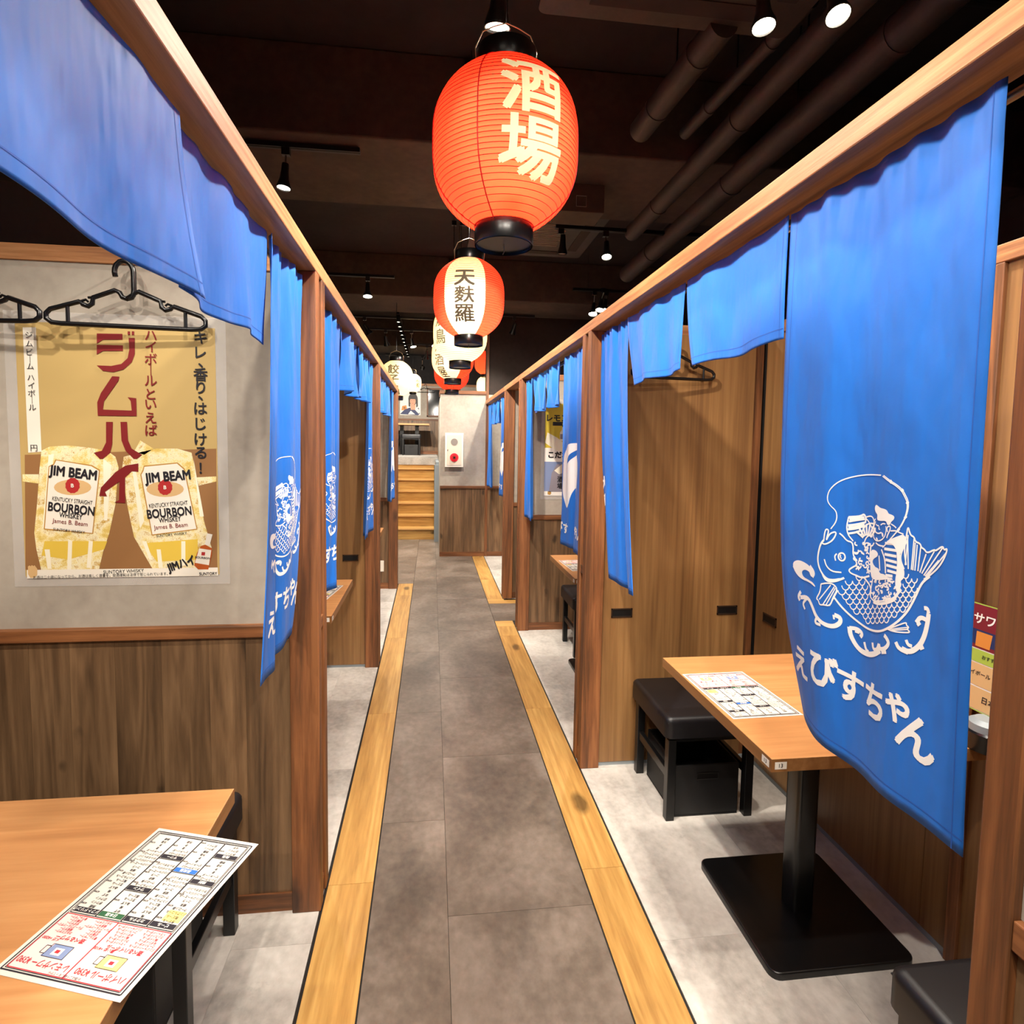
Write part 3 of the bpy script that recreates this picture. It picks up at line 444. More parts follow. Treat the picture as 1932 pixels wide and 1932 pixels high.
# traced print data: curtain emblem (mm on the cloth) and poster shapes (m)
STROKES = [[1.3,[156.4,623.6,165.8,610.3,168.0,599.1,165.4,588.5,153.0,580.7,146.6,572.2,147.4,559.1,154.4,547.5,167.6,535.6,184.5,527.4,208.0,521.1,230.8,518.6,259.0,518.7]],[1.1,[263.2,520.2,281.4,529.3,293.7,534.0,305.9,541.6,311.2,548.2,317.6,557.7,319.0,564.5,318.7,572.3,315.8,583.6,310.1,595.4,301.3,607.8,288.5,621.2,271.2,637.3]],[1.1,[265.5,518.8,283.5,527.8,295.8,532.5,308.0,540.2,313.2,546.8,319.6,556.3,321.0,563.1,320.7,570.9,317.8,582.1,312.1,593.9,303.4,606.2,290.6,619.5,273.4,635.6]],[4,[281.7,527.0,285.2,530.0]],[4,[306.3,540.2,309.6,543.1]],[4,[317.2,558.7,320.4,561.4]],[4,[315.2,581.5,318.4,584.2]],[4,[303.4,602.1,306.7,604.8]],[1.3,[250.0,596.0,245.4,607.6,247.0,614.1,244.3,621.3,252.5,629.2,267.3,625.8,276.1,617.7,278.4,607.6,276.9,601.2]],[1.5,[281.7,610.3,279.1,604.2,282.9,600.4,288.0,600.4,286.6,607.9,282.0,615.1,280.4,620.3]],[1.2,[251.4,600.8,254.8,602.8,259.1,602.5]],[1.2,[263.7,600.7,269.3,597.4,275.6,597.8]],[1.2,[260.3,603.7,258.5,608.1,262.7,608.0]],[1.6,[250.3,613.6,258.0,616.0,266.3,612.7]],[1.2,[249.7,591.8,245.7,596.6,244.2,606.1]],[1.3,[288.7,596.3,297.9,599.7,300.0,601.8]],[1.3,[288.5,607.6,300.3,605.8,306.3,608.0,315.1,609.7]],[2.6,[142.2,647.3,134.7,656.2,129.4,676.1,129.0,689.6,132.6,700.2,138.8,708.4,147.6,715.8,158.5,718.8,167.7,718.4,186.0,706.6]],[1.8,[142.3,648.2,143.7,632.1,147.2,625.0,152.7,626.9,149.6,638.6,147.2,648.3,154.4,632.2,169.5,625.3,161.9,643.9,145.5,655.2,138.6,653.6]],[1.8,[173.6,628.3,180.2,631.7,188.3,639.4,198.1,639.5,201.2,647.8,200.9,660.3,206.5,669.8,210.7,677.8,201.5,683.3,193.5,690.5,197.5,694.9,207.4,696.3]],[1.8,[145.0,682.5,150.0,694.6,162.4,701.1,180.3,698.0]],[1.8,[186.3,668.6,185.7,672.3,183.6,675.4,180.4,677.0,177.1,676.7,174.5,674.6,173.3,671.2,173.9,667.4,176.1,664.3,179.3,662.7,182.6,663.0,185.2,665.2,186.3,668.6]],[1.6,[170.1,666.3,165.9,671.7,168.6,679.5]],[1.2,[177.8,666.6,176.9,670.5,179.6,673.5]],[2.6,[168.7,747.8,182.6,760.5,203.5,772.4,232.8,780.9,255.4,780.4,276.7,775.0,296.5,763.5,315.1,747.8,329.1,730.7,337.2,715.8,345.0,698.1,350.9,682.7,357.3,673.6,367.0,665.2]],[1.7,[139.2,731.1,153.7,724.6,166.8,723.2,174.4,731.5,166.5,746.5,160.9,765.8,146.2,768.1,136.9,771.8,133.4,763.2,127.2,763.3,137.7,746.7,139.2,731.1]],[1.2,[136.0,761.5,160.5,726.7]],[1.2,[144.9,768.5,167.7,727.7]],[1.2,[159.5,765.6,174.8,732.3]],[1.2,[151.6,767.5,169.9,729.9]],[1.1,[208.7,697.7,209.7,701.2,212.5,703.8,216.1,704.1,219.5,702.1,221.7,698.3,222.2,694.6]],[1.1,[318.3,672.1,319.2,675.2,321.4,677.5,324.3,677.9,327.0,676.2,328.7,672.9,329.1,669.6]],[1.1,[188.1,711.2,189.2,714.7,192.1,717.4,195.8,717.6,199.4,715.5,201.7,711.7,202.2,707.8]],[1.1,[202.2,707.8,203.2,711.3,206.0,713.9,209.7,714.2,213.2,712.1,215.4,708.3,215.9,704.5]],[1.1,[215.9,704.5,216.9,707.9,219.6,710.5,223.2,710.8,226.6,708.7,228.8,705.0,229.2,701.3]],[1.1,[324.1,678.3,325.0,681.3,327.1,683.7,330.0,684.0,332.7,682.3,334.4,679.0,334.7,675.7]],[1.1,[334.7,675.7,335.5,678.7,337.7,681.0,340.4,681.4,343.1,679.7,344.7,676.5,345.0,673.2]],[1.1,[181.9,721.5,182.9,725.0,185.8,727.6,189.7,727.9,193.3,725.7,195.6,721.8,196.1,717.9]],[1.1,[196.1,717.9,197.2,721.4,200.0,724.0,203.7,724.2,207.2,722.1,209.5,718.3,210.0,714.5]],[1.1,[210.0,714.5,211.0,717.9,213.7,720.4,217.4,720.7,220.8,718.6,223.0,714.8,223.5,711.1]],[1.1,[223.5,711.1,224.5,714.5,227.1,717.0,230.7,717.3,234.0,715.2,236.2,711.5,236.6,707.8]],[1.1,[319.5,687.0,320.3,690.1,322.5,692.4,325.4,692.7,328.1,690.9,329.9,687.6,330.2,684.3]],[1.1,[330.2,684.3,331.0,687.3,333.2,689.6,336.0,690.0,338.6,688.2,340.3,685.0,340.6,681.7]],[1.1,[175.0,732.1,176.1,735.6,179.0,738.2,182.9,738.4,186.6,736.2,189.0,732.2,189.5,728.3]],[1.1,[189.5,728.3,190.5,731.8,193.4,734.4,197.2,734.6,200.7,732.4,203.0,728.5,203.5,724.7]],[1.1,[203.5,724.7,204.5,728.1,207.3,730.7,211.0,730.9,214.5,728.8,216.7,724.9,217.2,721.1]],[1.1,[217.2,721.1,218.2,724.5,220.9,727.0,224.5,727.3,227.8,725.2,230.0,721.4,230.5,717.7]],[1.1,[230.5,717.7,231.5,721.0,234.1,723.5,237.6,723.8,240.9,721.7,243.0,718.0,243.4,714.3]],[1.1,[314.4,695.9,315.3,699.0,317.5,701.3,320.4,701.6,323.2,699.8,324.9,696.4,325.3,693.1]],[1.1,[325.3,693.1,326.1,696.1,328.3,698.4,331.1,698.7,333.8,697.0,335.5,693.6,335.8,690.3]],[1.1,[335.8,690.3,336.6,693.4,338.8,695.6,341.5,695.9,344.2,694.2,345.8,690.9,346.1,687.6]],[1.1,[183.2,738.7,184.3,742.2,187.2,744.8,191.0,745.0,194.6,742.7,196.9,738.8,197.4,734.9]],[1.1,[197.4,734.9,198.5,738.4,201.3,740.9,205.0,741.1,208.5,738.9,210.8,735.0,211.3,731.2]],[1.1,[211.3,731.2,212.3,734.6,215.0,737.1,218.7,737.3,222.1,735.2,224.3,731.3,224.7,727.6]],[1.1,[224.7,727.6,225.7,730.9,228.4,733.4,231.9,733.6,235.3,731.5,237.4,727.8,237.8,724.1]],[1.1,[309.7,704.8,310.5,707.9,312.8,710.2,315.7,710.5,318.5,708.6,320.3,705.3,320.6,701.9]],[1.1,[320.6,701.9,321.5,704.9,323.7,707.2,326.6,707.5,329.3,705.7,331.0,702.3,331.3,699.0]],[1.1,[331.3,699.0,332.1,702.0,334.3,704.3,337.1,704.6,339.7,702.8,341.4,699.5,341.8,696.2]],[1.1,[190.8,745.4,191.8,748.9,194.7,751.4,198.5,751.5,202.0,749.3,204.3,745.4,204.8,741.5]],[1.1,[204.8,741.5,205.8,744.9,208.6,747.4,212.3,747.6,215.8,745.4,218.0,741.5,218.5,737.7]],[1.1,[218.5,737.7,219.5,741.1,222.2,743.6,225.8,743.8,229.1,741.6,231.3,737.8,231.7,734.1]],[1.1,[231.7,734.1,232.7,737.4,235.4,739.9,238.9,740.0,242.1,737.9,244.2,734.2,244.7,730.5]],[1.1,[304.5,713.9,305.4,717.0,307.6,719.4,310.6,719.6,313.4,717.7,315.2,714.3,315.6,710.9]],[1.1,[315.6,710.9,316.4,713.9,318.6,716.2,321.6,716.5,324.3,714.6,326.1,711.2,326.4,707.9]],[1.1,[326.4,707.9,327.2,710.9,329.4,713.2,332.2,713.4,334.9,711.6,336.6,708.3,336.9,704.9]],[1.1,[198.7,751.8,199.8,755.3,202.6,757.8,206.3,757.9,209.8,755.7,212.1,751.7,212.6,747.9]],[1.1,[212.6,747.9,213.6,751.3,216.3,753.8,220.0,753.9,223.4,751.7,225.6,747.8,226.0,744.1]],[1.1,[226.0,744.1,227.0,747.4,229.7,749.9,233.2,750.0,236.5,747.9,238.7,744.1,239.1,740.3]],[1.1,[239.1,740.3,240.1,743.7,242.7,746.1,246.1,746.2,249.3,744.1,251.4,740.4,251.8,736.7]],[1.1,[251.8,736.7,252.8,740.0,255.3,742.4,258.7,742.5,261.8,740.5,263.9,736.8,264.3,733.1]],[1.1,[264.3,733.1,265.2,736.4,267.7,738.8,270.9,739.0,274.0,736.9,276.0,733.3,276.4,729.7]],[1.1,[276.4,729.7,277.3,732.9,279.7,735.3,282.9,735.5,285.8,733.5,287.8,729.9,288.1,726.3]],[1.1,[288.1,726.3,289.0,729.5,291.4,731.8,294.5,732.0,297.4,730.1,299.3,726.5,299.6,723.1]],[1.1,[299.6,723.1,300.5,726.2,302.8,728.5,305.8,728.7,308.7,726.8,310.5,723.3,310.8,719.9]],[1.1,[310.8,719.9,311.7,723.0,313.9,725.2,316.9,725.5,319.7,723.6,321.4,720.1,321.8,716.7]],[1.1,[321.8,716.7,322.6,719.8,324.8,722.1,327.7,722.3,330.4,720.4,332.1,717.1,332.4,713.7]],[1.1,[206.1,758.3,207.2,761.8,209.9,764.2,213.6,764.3,217.1,762.1,219.3,758.1,219.7,754.3]],[1.1,[219.7,754.3,220.8,757.7,223.5,760.1,227.0,760.3,230.4,758.1,232.6,754.2,233.0,750.4]],[1.1,[233.0,750.4,234.0,753.8,236.6,756.2,240.1,756.3,243.4,754.2,245.5,750.4,245.9,746.6]],[1.1,[245.9,746.6,246.9,749.9,249.5,752.3,252.8,752.5,256.0,750.3,258.1,746.6,258.5,742.9]],[1.1,[258.5,742.9,259.4,746.2,261.9,748.6,265.2,748.7,268.3,746.6,270.3,743.0,270.7,739.3]],[1.1,[270.7,739.3,271.7,742.6,274.1,744.9,277.3,745.1,280.3,743.0,282.3,739.4,282.7,735.8]],[1.1,[282.7,735.8,283.6,739.0,286.0,741.3,289.1,741.5,292.0,739.5,293.9,735.9,294.3,732.4]],[1.1,[294.3,732.4,295.2,735.6,297.5,737.9,300.6,738.0,303.5,736.1,305.3,732.6,305.7,729.1]],[1.1,[305.7,729.1,306.5,732.2,308.8,734.5,311.8,734.7,314.6,732.7,316.4,729.3,316.7,725.8]],[1.1,[316.7,725.8,317.6,728.9,319.8,731.2,322.7,731.4,325.4,729.5,327.2,726.0,327.5,722.7]],[1.1,[227.3,760.5,228.3,763.9,231.0,766.3,234.5,766.4,237.8,764.2,239.9,760.3,240.4,756.6]],[1.1,[240.4,756.6,241.3,759.9,243.9,762.3,247.4,762.4,250.6,760.2,252.7,756.4,253.1,752.7]],[1.1,[253.1,752.7,254.0,756.0,256.6,758.4,259.9,758.5,263.1,756.4,265.1,752.6,265.5,749.0]],[1.1,[265.5,749.0,266.4,752.2,268.9,754.6,272.1,754.7,275.2,752.6,277.2,748.9,277.6,745.3]],[1.1,[277.6,745.3,278.5,748.5,280.9,750.8,284.1,751.0,287.0,748.9,289.0,745.3,289.3,741.8]],[1.1,[289.3,741.8,290.2,744.9,292.6,747.2,295.7,747.4,298.6,745.4,300.4,741.8,300.8,738.3]],[1.1,[300.8,738.3,301.7,741.4,304.0,743.7,307.0,743.9,309.8,741.9,311.6,738.4,312.0,734.9]],[1.1,[234.3,766.8,235.3,770.1,237.9,772.5,241.4,772.6,244.6,770.4,246.7,766.5,247.2,762.8]],[1.1,[247.2,762.8,248.1,766.1,250.7,768.4,254.1,768.5,257.3,766.3,259.3,762.6,259.7,758.9]],[1.1,[259.7,758.9,260.7,762.1,263.2,764.5,266.5,764.6,269.6,762.4,271.6,758.7,272.0,755.1]],[1.1,[272.0,755.1,272.9,758.3,275.3,760.6,278.5,760.7,281.5,758.6,283.5,755.0,283.9,751.4]],[1.1,[283.9,751.4,284.8,754.6,287.2,756.8,290.3,757.0,293.2,754.9,295.1,751.3,295.5,747.8]],[1.7,[323.4,656.8,317.9,634.4,320.8,610.4,322.5,595.3,327.2,609.3,334.7,611.4,337.1,618.4,346.1,619.8,348.3,625.5,353.7,626.8,359.3,632.4,373.1,623.8,374.1,626.3,388.0,615.5,390.1,622.0,396.8,617.1,392.4,631.6,382.4,648.3,366.9,663.7,356.3,672.3]],[1.3,[327.6,662.1,322.9,613.1]],[1.3,[333.1,662.4,334.6,614.2]],[1.3,[339.5,662.5,341.0,622.3]],[1.3,[344.9,662.0,347.4,624.2]],[1.3,[348.6,663.5,357.7,633.5]],[1.3,[352.2,664.2,372.5,626.9]],[1.3,[355.8,666.3,387.4,618.9]],[1.3,[360.3,668.3,395.0,623.9]],[1.3,[321.6,657.2,323.6,609.9]],[1.3,[335.9,662.6,337.2,619.9]],[1.3,[358.5,666.9,381.6,638.2]],[1.4,[293.6,766.1,311.9,756.0,331.1,744.3,330.1,749.3,336.2,751.2,331.9,755.0,339.6,758.3,322.1,763.4,304.8,766.5,293.6,766.1]],[1.1,[298.6,764.8,334.4,751.8]],[1.1,[302.7,765.5,332.9,755.5]],[3.2,[276.9,629.1,302.0,627.0]],[3.2,[275.6,638.3,302.7,637.3]],[3.2,[276.9,647.1,303.8,646.6]],[3.2,[280.0,655.5,305.2,656.0]],[3.2,[282.7,664.0,306.4,664.5]],[3.2,[285.4,672.4,305.5,672.7]],[3.2,[281.9,680.6,298.1,679.2]],[1.6,[323.2,617.7,314.2,635.1,311.5,649.9,320.2,663.8]],[2,[262.9,651.6,266.9,675.8]],[2.4,[240.1,639.0,239.3,658.0,242.3,667.6,251.5,672.4]],[2,[281.7,677.4,278.9,655.0,268.4,640.5]],[1.6,[248.4,632.4,244.5,638.2,240.1,639.0,235.2,634.7,226.2,636.3,224.5,643.6]],[1.6,[252.7,631.7,261.6,635.1,274.2,634.5]],[1.6,[243.3,623.1,234.2,621.2,225.7,629.5,224.1,638.4]],[1.6,[189.9,596.2,186.3,614.6,189.9,628.4,200.4,637.3]],[2.2,[189.9,596.2,213.5,591.8,221.2,586.6,225.7,593.3,224.7,602.0]],[2.6,[190.5,604.2,204.6,599.6,223.1,595.4]],[2.6,[189.1,611.5,205.3,607.4,223.5,601.3]],[2.6,[189.1,618.6,205.8,614.4,223.9,606.5]],[2.6,[190.9,625.5,204.0,621.7,215.4,616.4]],[2.6,[191.3,599.6,209.1,595.8,221.7,592.1]],[2.6,[190.1,614.9,205.6,611.7,222.6,604.1]],[2.6,[221.3,627.9,205.5,619.3]],[2.6,[223.4,625.7,211.0,611.9]],[2.6,[226.1,623.9,218.5,606.4]],[2.6,[229.4,622.9,227.2,603.4]],[2.6,[232.7,622.6,236.0,603.2]],[2.6,[235.7,623.3,244.1,605.7]],[2.6,[238.2,624.6,250.6,610.6]],[1.8,[216.2,625.9,218.8,615.0,226.1,605.3,237.1,600.3,248.2,601.3]],[1.5,[226.2,591.5,236.2,588.5,243.0,590.2,246.9,598.9]],[1.5,[225.2,593.4,234.9,600.6,242.3,609.7,246.4,620.9]],[1.7,[232.6,673.5,232.1,676.4,229.5,678.5,226.5,678.7,224.9,677.3,225.3,675.6]],[1.7,[238.7,634.6,238.4,636.8,236.5,638.3,234.3,638.5,233.0,637.6,233.0,636.4]],[1.7,[234.9,643.9,232.5,643.4,231.5,641.9,232.0,640.3,233.5,639.4,235.1,639.3]],[1.7,[222.7,640.1,220.7,639.1,220.6,637.3,222.2,636.1,224.0,636.1,224.7,637.0]],[1.7,[233.8,646.5,230.4,647.7,227.6,646.9,226.7,645.1,227.6,643.2,229.5,642.3]],[1.7,[209.2,643.5,206.4,643.6,204.3,642.6,203.7,641.0,204.2,639.4,205.6,638.4]],[1.7,[243.7,678.8,243.2,680.5,241.7,681.7,239.9,682.0,238.8,681.3,238.7,680.4]],[1.7,[225.1,643.4,229.8,643.3,231.9,645.7,230.6,648.5,227.5,649.7,225.3,648.8]],[1.7,[237.1,652.7,235.4,653.1,233.9,652.9,233.1,652.1,232.9,651.2,233.4,650.4]],[1.7,[211.3,655.4,209.8,657.9,207.0,659.0,204.6,658.5,203.8,657.0,204.6,655.6]],[1.7,[210.9,656.4,211.7,654.1,213.9,652.5,216.3,652.0,218.0,652.6,218.7,653.7]],[1.7,[225.5,674.1,225.2,675.0,224.5,675.7,223.6,676.1,222.7,676.2,222.2,676.0]],[1.7,[233.0,678.4,234.1,678.9,234.5,679.8,234.1,680.7,233.3,681.2,232.4,681.4]],[1.7,[224.5,638.9,222.4,639.1,221.2,638.1,221.7,636.8,223.1,636.1,224.2,636.5]],[1.7,[218.5,677.1,218.3,679.7,216.4,681.7,213.9,682.7,211.7,682.4,210.6,681.4]],[1.7,[221.9,667.9,218.5,669.6,215.2,669.2,214.1,667.3,215.1,665.3,217.3,664.4]],[1.7,[236.6,679.6,236.5,680.6,235.9,681.4,235.1,681.8,234.2,682.0,233.6,681.8]],[1.7,[214.7,675.2,212.5,672.5,214.0,669.4,217.4,667.9,220.1,668.8,220.4,670.8]],[1.7,[225.1,655.8,223.5,656.1,222.1,655.8,221.4,655.1,221.2,654.2,221.7,653.5]],[1.7,[214.7,679.7,212.0,680.5,209.7,680.3,208.2,679.4,207.7,678.1,208.1,676.8]],[1.7,[239.7,665.1,237.3,664.8,236.3,663.4,236.8,661.9,238.2,660.9,239.7,660.8]],[1.7,[237.2,659.6,234.9,661.6,232.2,661.7,230.9,660.3,231.6,658.6,233.3,657.9]],[1.7,[210.3,669.1,206.4,670.6,203.2,669.8,202.3,667.6,203.7,665.6,206.1,664.8]],[1.7,[242.5,669.2,239.8,670.8,237.1,670.8,235.4,669.7,235.3,668.1,236.4,666.8]],[1.7,[208.4,686.5,209.1,684.1,211.5,682.8,213.6,683.3,214.0,684.7,212.8,685.9]],[1.7,[232.5,687.6,233.6,685.3,236.0,684.1,238.1,684.5,238.8,685.8,238.1,687.1]],[1.7,[223.6,654.8,221.3,655.5,219.5,655.2,218.5,654.2,218.7,653.0,219.6,652.1]],[1.7,[236.4,685.6,237.5,683.6,239.4,682.3,241.5,682.1,242.8,682.7,243.2,683.8]],[1.7,[210.8,651.0,212.0,652.9,211.4,655.0,209.5,656.5,207.4,656.9,205.8,656.4]],[1.7,[230.8,673.8,234.3,673.0,236.7,674.2,236.7,676.4,235.0,678.0,232.9,678.3]],[1.7,[215.2,676.8,216.2,674.8,218.4,673.7,220.3,674.1,220.8,675.3,220.1,676.4]],[1.7,[224.7,648.8,228.4,647.8,231.3,648.7,232.2,650.7,231.1,652.7,229.1,653.7]],[1.7,[203.9,668.0,206.1,667.5,207.7,668.1,208.1,669.2,207.6,670.4,206.4,671.0]],[1.7,[231.2,673.3,229.5,671.2,230.3,668.7,232.7,667.1,235.1,667.1,236.3,668.2]],[1.7,[294.6,711.8,295.8,713.4,295.1,715.3,293.2,716.3,291.7,715.9,291.4,714.8]],[1.7,[285.3,721.2,287.1,718.5,289.9,717.1,292.3,717.4,293.3,718.8,292.8,720.4]],[1.7,[252.4,726.5,253.6,723.3,256.6,721.4,259.5,721.4,260.8,723.0,260.1,724.8]],[1.7,[292.1,709.2,293.5,709.8,293.8,711.0,293.1,712.1,291.9,712.7,291.0,712.6]],[1.7,[288.1,698.5,290.4,699.3,290.9,701.2,289.7,703.0,287.9,703.8,286.4,703.5]],[1.7,[287.4,689.2,287.6,687.7,288.8,686.5,290.3,686.3,291.2,686.8,291.2,687.7]],[1.7,[264.9,718.0,263.2,720.1,260.9,721.0,258.9,720.6,258.2,719.5,258.6,718.1]],[1.7,[258.4,698.4,257.5,697.8,257.2,696.9,257.6,696.0,258.4,695.4,259.2,695.2]],[1.7,[254.6,698.8,253.8,697.0,254.8,695.1,256.7,694.1,258.4,694.3,259.1,695.2]],[1.7,[287.5,695.6,286.3,698.1,284.0,699.6,281.7,699.8,280.3,698.9,280.1,697.5]],[1.7,[264.9,705.5,265.8,706.3,265.8,707.5,265.1,708.4,264.1,708.9,263.2,708.8]],[1.7,[246.0,719.0,247.0,717.8,248.3,717.3,249.5,717.4,250.1,718.0,250.0,718.7]],[1.7,[279.9,724.4,279.8,721.6,282.1,719.2,284.9,718.7,286.5,719.9,286.1,721.7]],[1.7,[283.8,699.9,285.3,698.8,286.9,698.8,287.7,699.5,287.6,700.5,286.9,701.2]],[1.7,[304.1,718.8,302.8,716.8,303.9,714.4,306.2,713.3,308.0,713.9,308.2,715.3]],[1.7,[241.6,700.3,243.5,699.2,245.4,698.9,246.7,699.4,247.3,700.3,247.1,701.3]],[1.7,[283.7,720.3,283.6,718.9,284.5,717.6,285.7,716.9,286.9,716.7,287.7,717.1]],[1.7,[269.4,725.4,268.7,727.7,266.4,729.1,264.4,728.8,263.9,727.4,264.9,726.1]],[1.7,[277.8,698.9,279.0,696.3,281.4,694.7,283.9,694.5,285.4,695.4,285.6,696.9]],[1.7,[267.1,730.1,265.2,729.3,264.7,727.8,265.5,726.2,267.0,725.3,268.4,725.3]],[1.7,[253.4,720.8,251.3,719.8,251.3,717.8,252.9,716.2,254.9,715.8,255.9,716.6]],[1.7,[295.8,688.9,293.4,687.9,293.3,685.7,295.1,684.1,297.1,684.0,298.0,685.1]],[1.7,[295.9,695.8,293.5,696.5,292.0,695.5,292.2,693.9,293.7,692.9,295.0,693.1]],[1.7,[262.7,712.5,265.2,711.6,267.2,712.1,267.8,713.5,267.1,714.9,265.7,715.7]],[1.7,[290.3,694.3,288.2,693.1,287.9,691.1,289.2,689.2,291.1,688.4,292.7,688.8]],[1.7,[263.2,704.5,263.6,702.6,265.1,701.2,267.0,700.7,268.3,701.0,268.9,701.9]],[1.7,[292.9,708.2,291.6,708.0,291.1,707.2,291.3,706.3,292.1,705.6,292.9,705.4]],[1.7,[307.4,712.8,305.9,715.1,303.5,716.1,301.7,715.4,301.4,713.9,302.5,712.7]],[1.7,[270.3,709.1,273.0,707.9,275.3,708.1,276.4,709.4,276.1,711.0,274.8,712.1]],[1.7,[303.9,694.3,304.8,695.4,304.7,696.6,304.0,697.7,302.9,698.3,301.9,698.3]],[1.7,[267.2,719.9,268.1,720.9,267.8,722.2,266.6,723.1,265.4,723.2,264.8,722.6]],[1.7,[276.9,698.0,277.2,699.8,276.5,701.4,275.1,702.6,273.5,703.1,272.2,702.9]],[1.7,[274.9,712.3,273.7,711.4,273.5,710.1,274.1,708.9,275.2,708.1,276.3,707.8]],[1.7,[284.3,718.3,282.5,718.1,281.9,717.0,282.5,715.8,283.7,715.2,284.7,715.5]],[1.7,[295.3,706.4,297.0,706.5,297.6,707.7,296.8,708.9,295.5,709.2,294.8,708.7]],[1.7,[309.1,704.2,309.7,704.9,309.7,705.8,309.2,706.5,308.5,707.0,307.8,707.1]],[1.7,[290.9,722.0,288.6,723.1,286.6,723.1,285.3,722.2,285.2,720.9,285.9,719.7]],[1.7,[298.6,691.5,298.3,690.0,299.0,688.5,300.3,687.5,301.6,687.2,302.6,687.4]],[1.7,[282.3,691.7,281.9,690.9,282.0,690.0,282.6,689.3,283.3,688.9,284.0,688.8]],[1.7,[253.3,713.7,254.1,715.3,253.7,716.9,252.5,718.3,251.0,719.1,249.6,719.1]],[1.7,[268.9,703.2,270.3,700.5,273.2,699.3,275.4,700.1,275.5,701.9,274.0,703.2]],[1.7,[271.6,696.2,268.6,697.2,266.3,696.5,265.6,694.7,266.7,693.0,268.4,692.3]],[1.7,[276.2,719.7,278.1,718.6,280.0,718.5,281.2,719.1,281.5,720.2,281.0,721.3]],[1.7,[275.7,698.7,276.8,697.0,278.5,695.8,280.2,695.5,281.6,695.8,282.2,696.6]],[1.7,[263.1,709.9,259.7,710.5,257.6,709.3,257.6,707.1,259.3,705.5,261.3,705.2]],[1.7,[289.8,691.7,288.1,693.0,286.3,693.4,284.9,693.2,284.1,692.4,284.0,691.4]],[1.7,[278.0,698.5,278.8,696.2,280.7,694.6,282.9,694.1,284.5,694.6,285.1,695.7]],[1.7,[298.6,686.9,297.2,688.5,295.4,689.3,293.7,689.3,292.7,688.7,292.4,687.7]],[1.7,[307.4,707.1,305.2,708.2,303.5,707.7,303.3,706.3,304.4,705.1,305.7,705.0]],[1.7,[286.7,714.4,288.1,713.6,289.4,713.6,290.1,714.2,290.2,715.1,289.7,715.8]],[1.7,[258.4,709.1,257.1,707.7,257.4,705.8,258.7,704.4,260.5,703.8,261.8,704.1]],[1.7,[257.1,721.1,259.0,722.2,259.3,724.0,258.2,725.7,256.5,726.6,255.0,726.6]],[1.6,[248.7,693.5,243.8,716.9,243.4,725.7,256.0,730.7,300.9,716.8,315.2,698.2]],[3.4,[252.8,732.0,269.1,731.8,303.1,718.8,309.0,706.3,316.9,696.2]],[2.2,[207.4,696.3,221.8,698.2,239.6,690.5]],[2.2,[227.5,696.8,245.4,708.0,244.4,723.7]],[2.4,[59.2,715.5,49.1,722.8]],[4,[106.5,705.1,121.6,714.7,115.3,725.2]],[5,[76.2,765.4,66.7,778.1,72.5,785.0]],[6,[74.5,777.7,101.7,768.5,115.8,780.9,128.0,796.7,144.9,804.2,167.3,802.6,181.6,790.9,182.0,780.0,169.8,779.1]],[4,[97.1,773.1,83.0,787.0,91.4,796.3]],[4,[130.5,797.5,124.4,810.8,140.7,808.7]],[2.5,[167.7,779.8,169.6,787.6]],[7,[199.7,791.2,202.5,806.9,219.2,823.5,240.9,825.2,261.0,818.8,278.0,806.3]],[5,[199.8,792.7,216.5,788.7,228.8,793.5,223.5,801.2]],[3,[211.0,795.0,221.0,794.6]],[4,[233.6,806.5,238.4,817.9,246.1,819.5]],[4,[255.9,800.1,258.5,810.6,269.2,808.1,273.7,796.6]],[5,[273.7,796.6,277.9,804.9,291.4,798.6,299.0,787.6,291.7,780.6,286.4,778.3]],[5,[281.7,807.7,293.4,803.4]],[5,[312.8,781.3,319.0,789.9,336.5,790.5]],[6,[325.2,787.6,339.5,789.4,355.0,775.3,363.9,756.9,368.0,735.3,369.1,719.9]],[4.5,[369.1,719.9,366.3,713.2,360.1,714.5]],[4,[331.9,771.9,335.5,778.5,343.2,778.4]],[5,[347.9,740.5,354.5,729.5,366.3,730.8]],[3.5,[349.7,743.8,355.2,738.2]],[4,[356.7,777.3,363.6,772.2]]]
FILLS = [[250.0,568.0,247.0,571.2,246.8,577.1,250.0,581.7,254.5,584.5,253.0,593.0,260.6,594.5,277.2,592.2,279.8,599.2,286.8,598.2,288.4,593.1,294.1,589.1,295.7,584.1,290.6,581.6,281.4,580.3,279.0,575.7,271.6,573.3,261.1,572.9,254.4,569.5],[253.0,621.5,258.7,624.8,256.8,628.4,252.3,625.9],[246.5,607.4,251.8,605.8,251.2,611.7,246.9,612.4],[266.2,611.1,272.7,615.0,271.1,621.0,267.7,617.5],[136.3,705.1,147.4,713.9,159.7,716.6,184.7,706.0,169.1,719.9,153.6,723.7,143.7,718.6],[287.6,621.5,308.6,612.4,315.1,609.7,323.2,617.7,314.2,635.1,308.4,647.3,306.5,660.5,302.1,629.4,277.8,627.3],[305.3,644.8,311.7,640.3,311.7,653.0,321.2,665.1,321.2,677.7,314.1,684.2,318.3,689.5,308.1,706.5,303.5,685.2,306.2,670.1],[238.4,646.2,253.6,643.3,262.9,651.6,244.1,662.1,251.5,672.4,264.6,672.9,266.2,680.9,279.8,679.4,284.2,683.3,304.2,681.8,249.0,696.8,241.4,684.9],[45.8,715.0,63.5,703.7,91.6,703.4,110.1,707.6,120.8,716.5,117.7,725.9,108.0,724.3,105.0,716.9,87.7,717.5,78.1,724.7,83.9,733.4,101.4,734.1,118.4,734.8,127.1,742.9,106.6,737.7,76.7,740.1,55.1,731.7]]
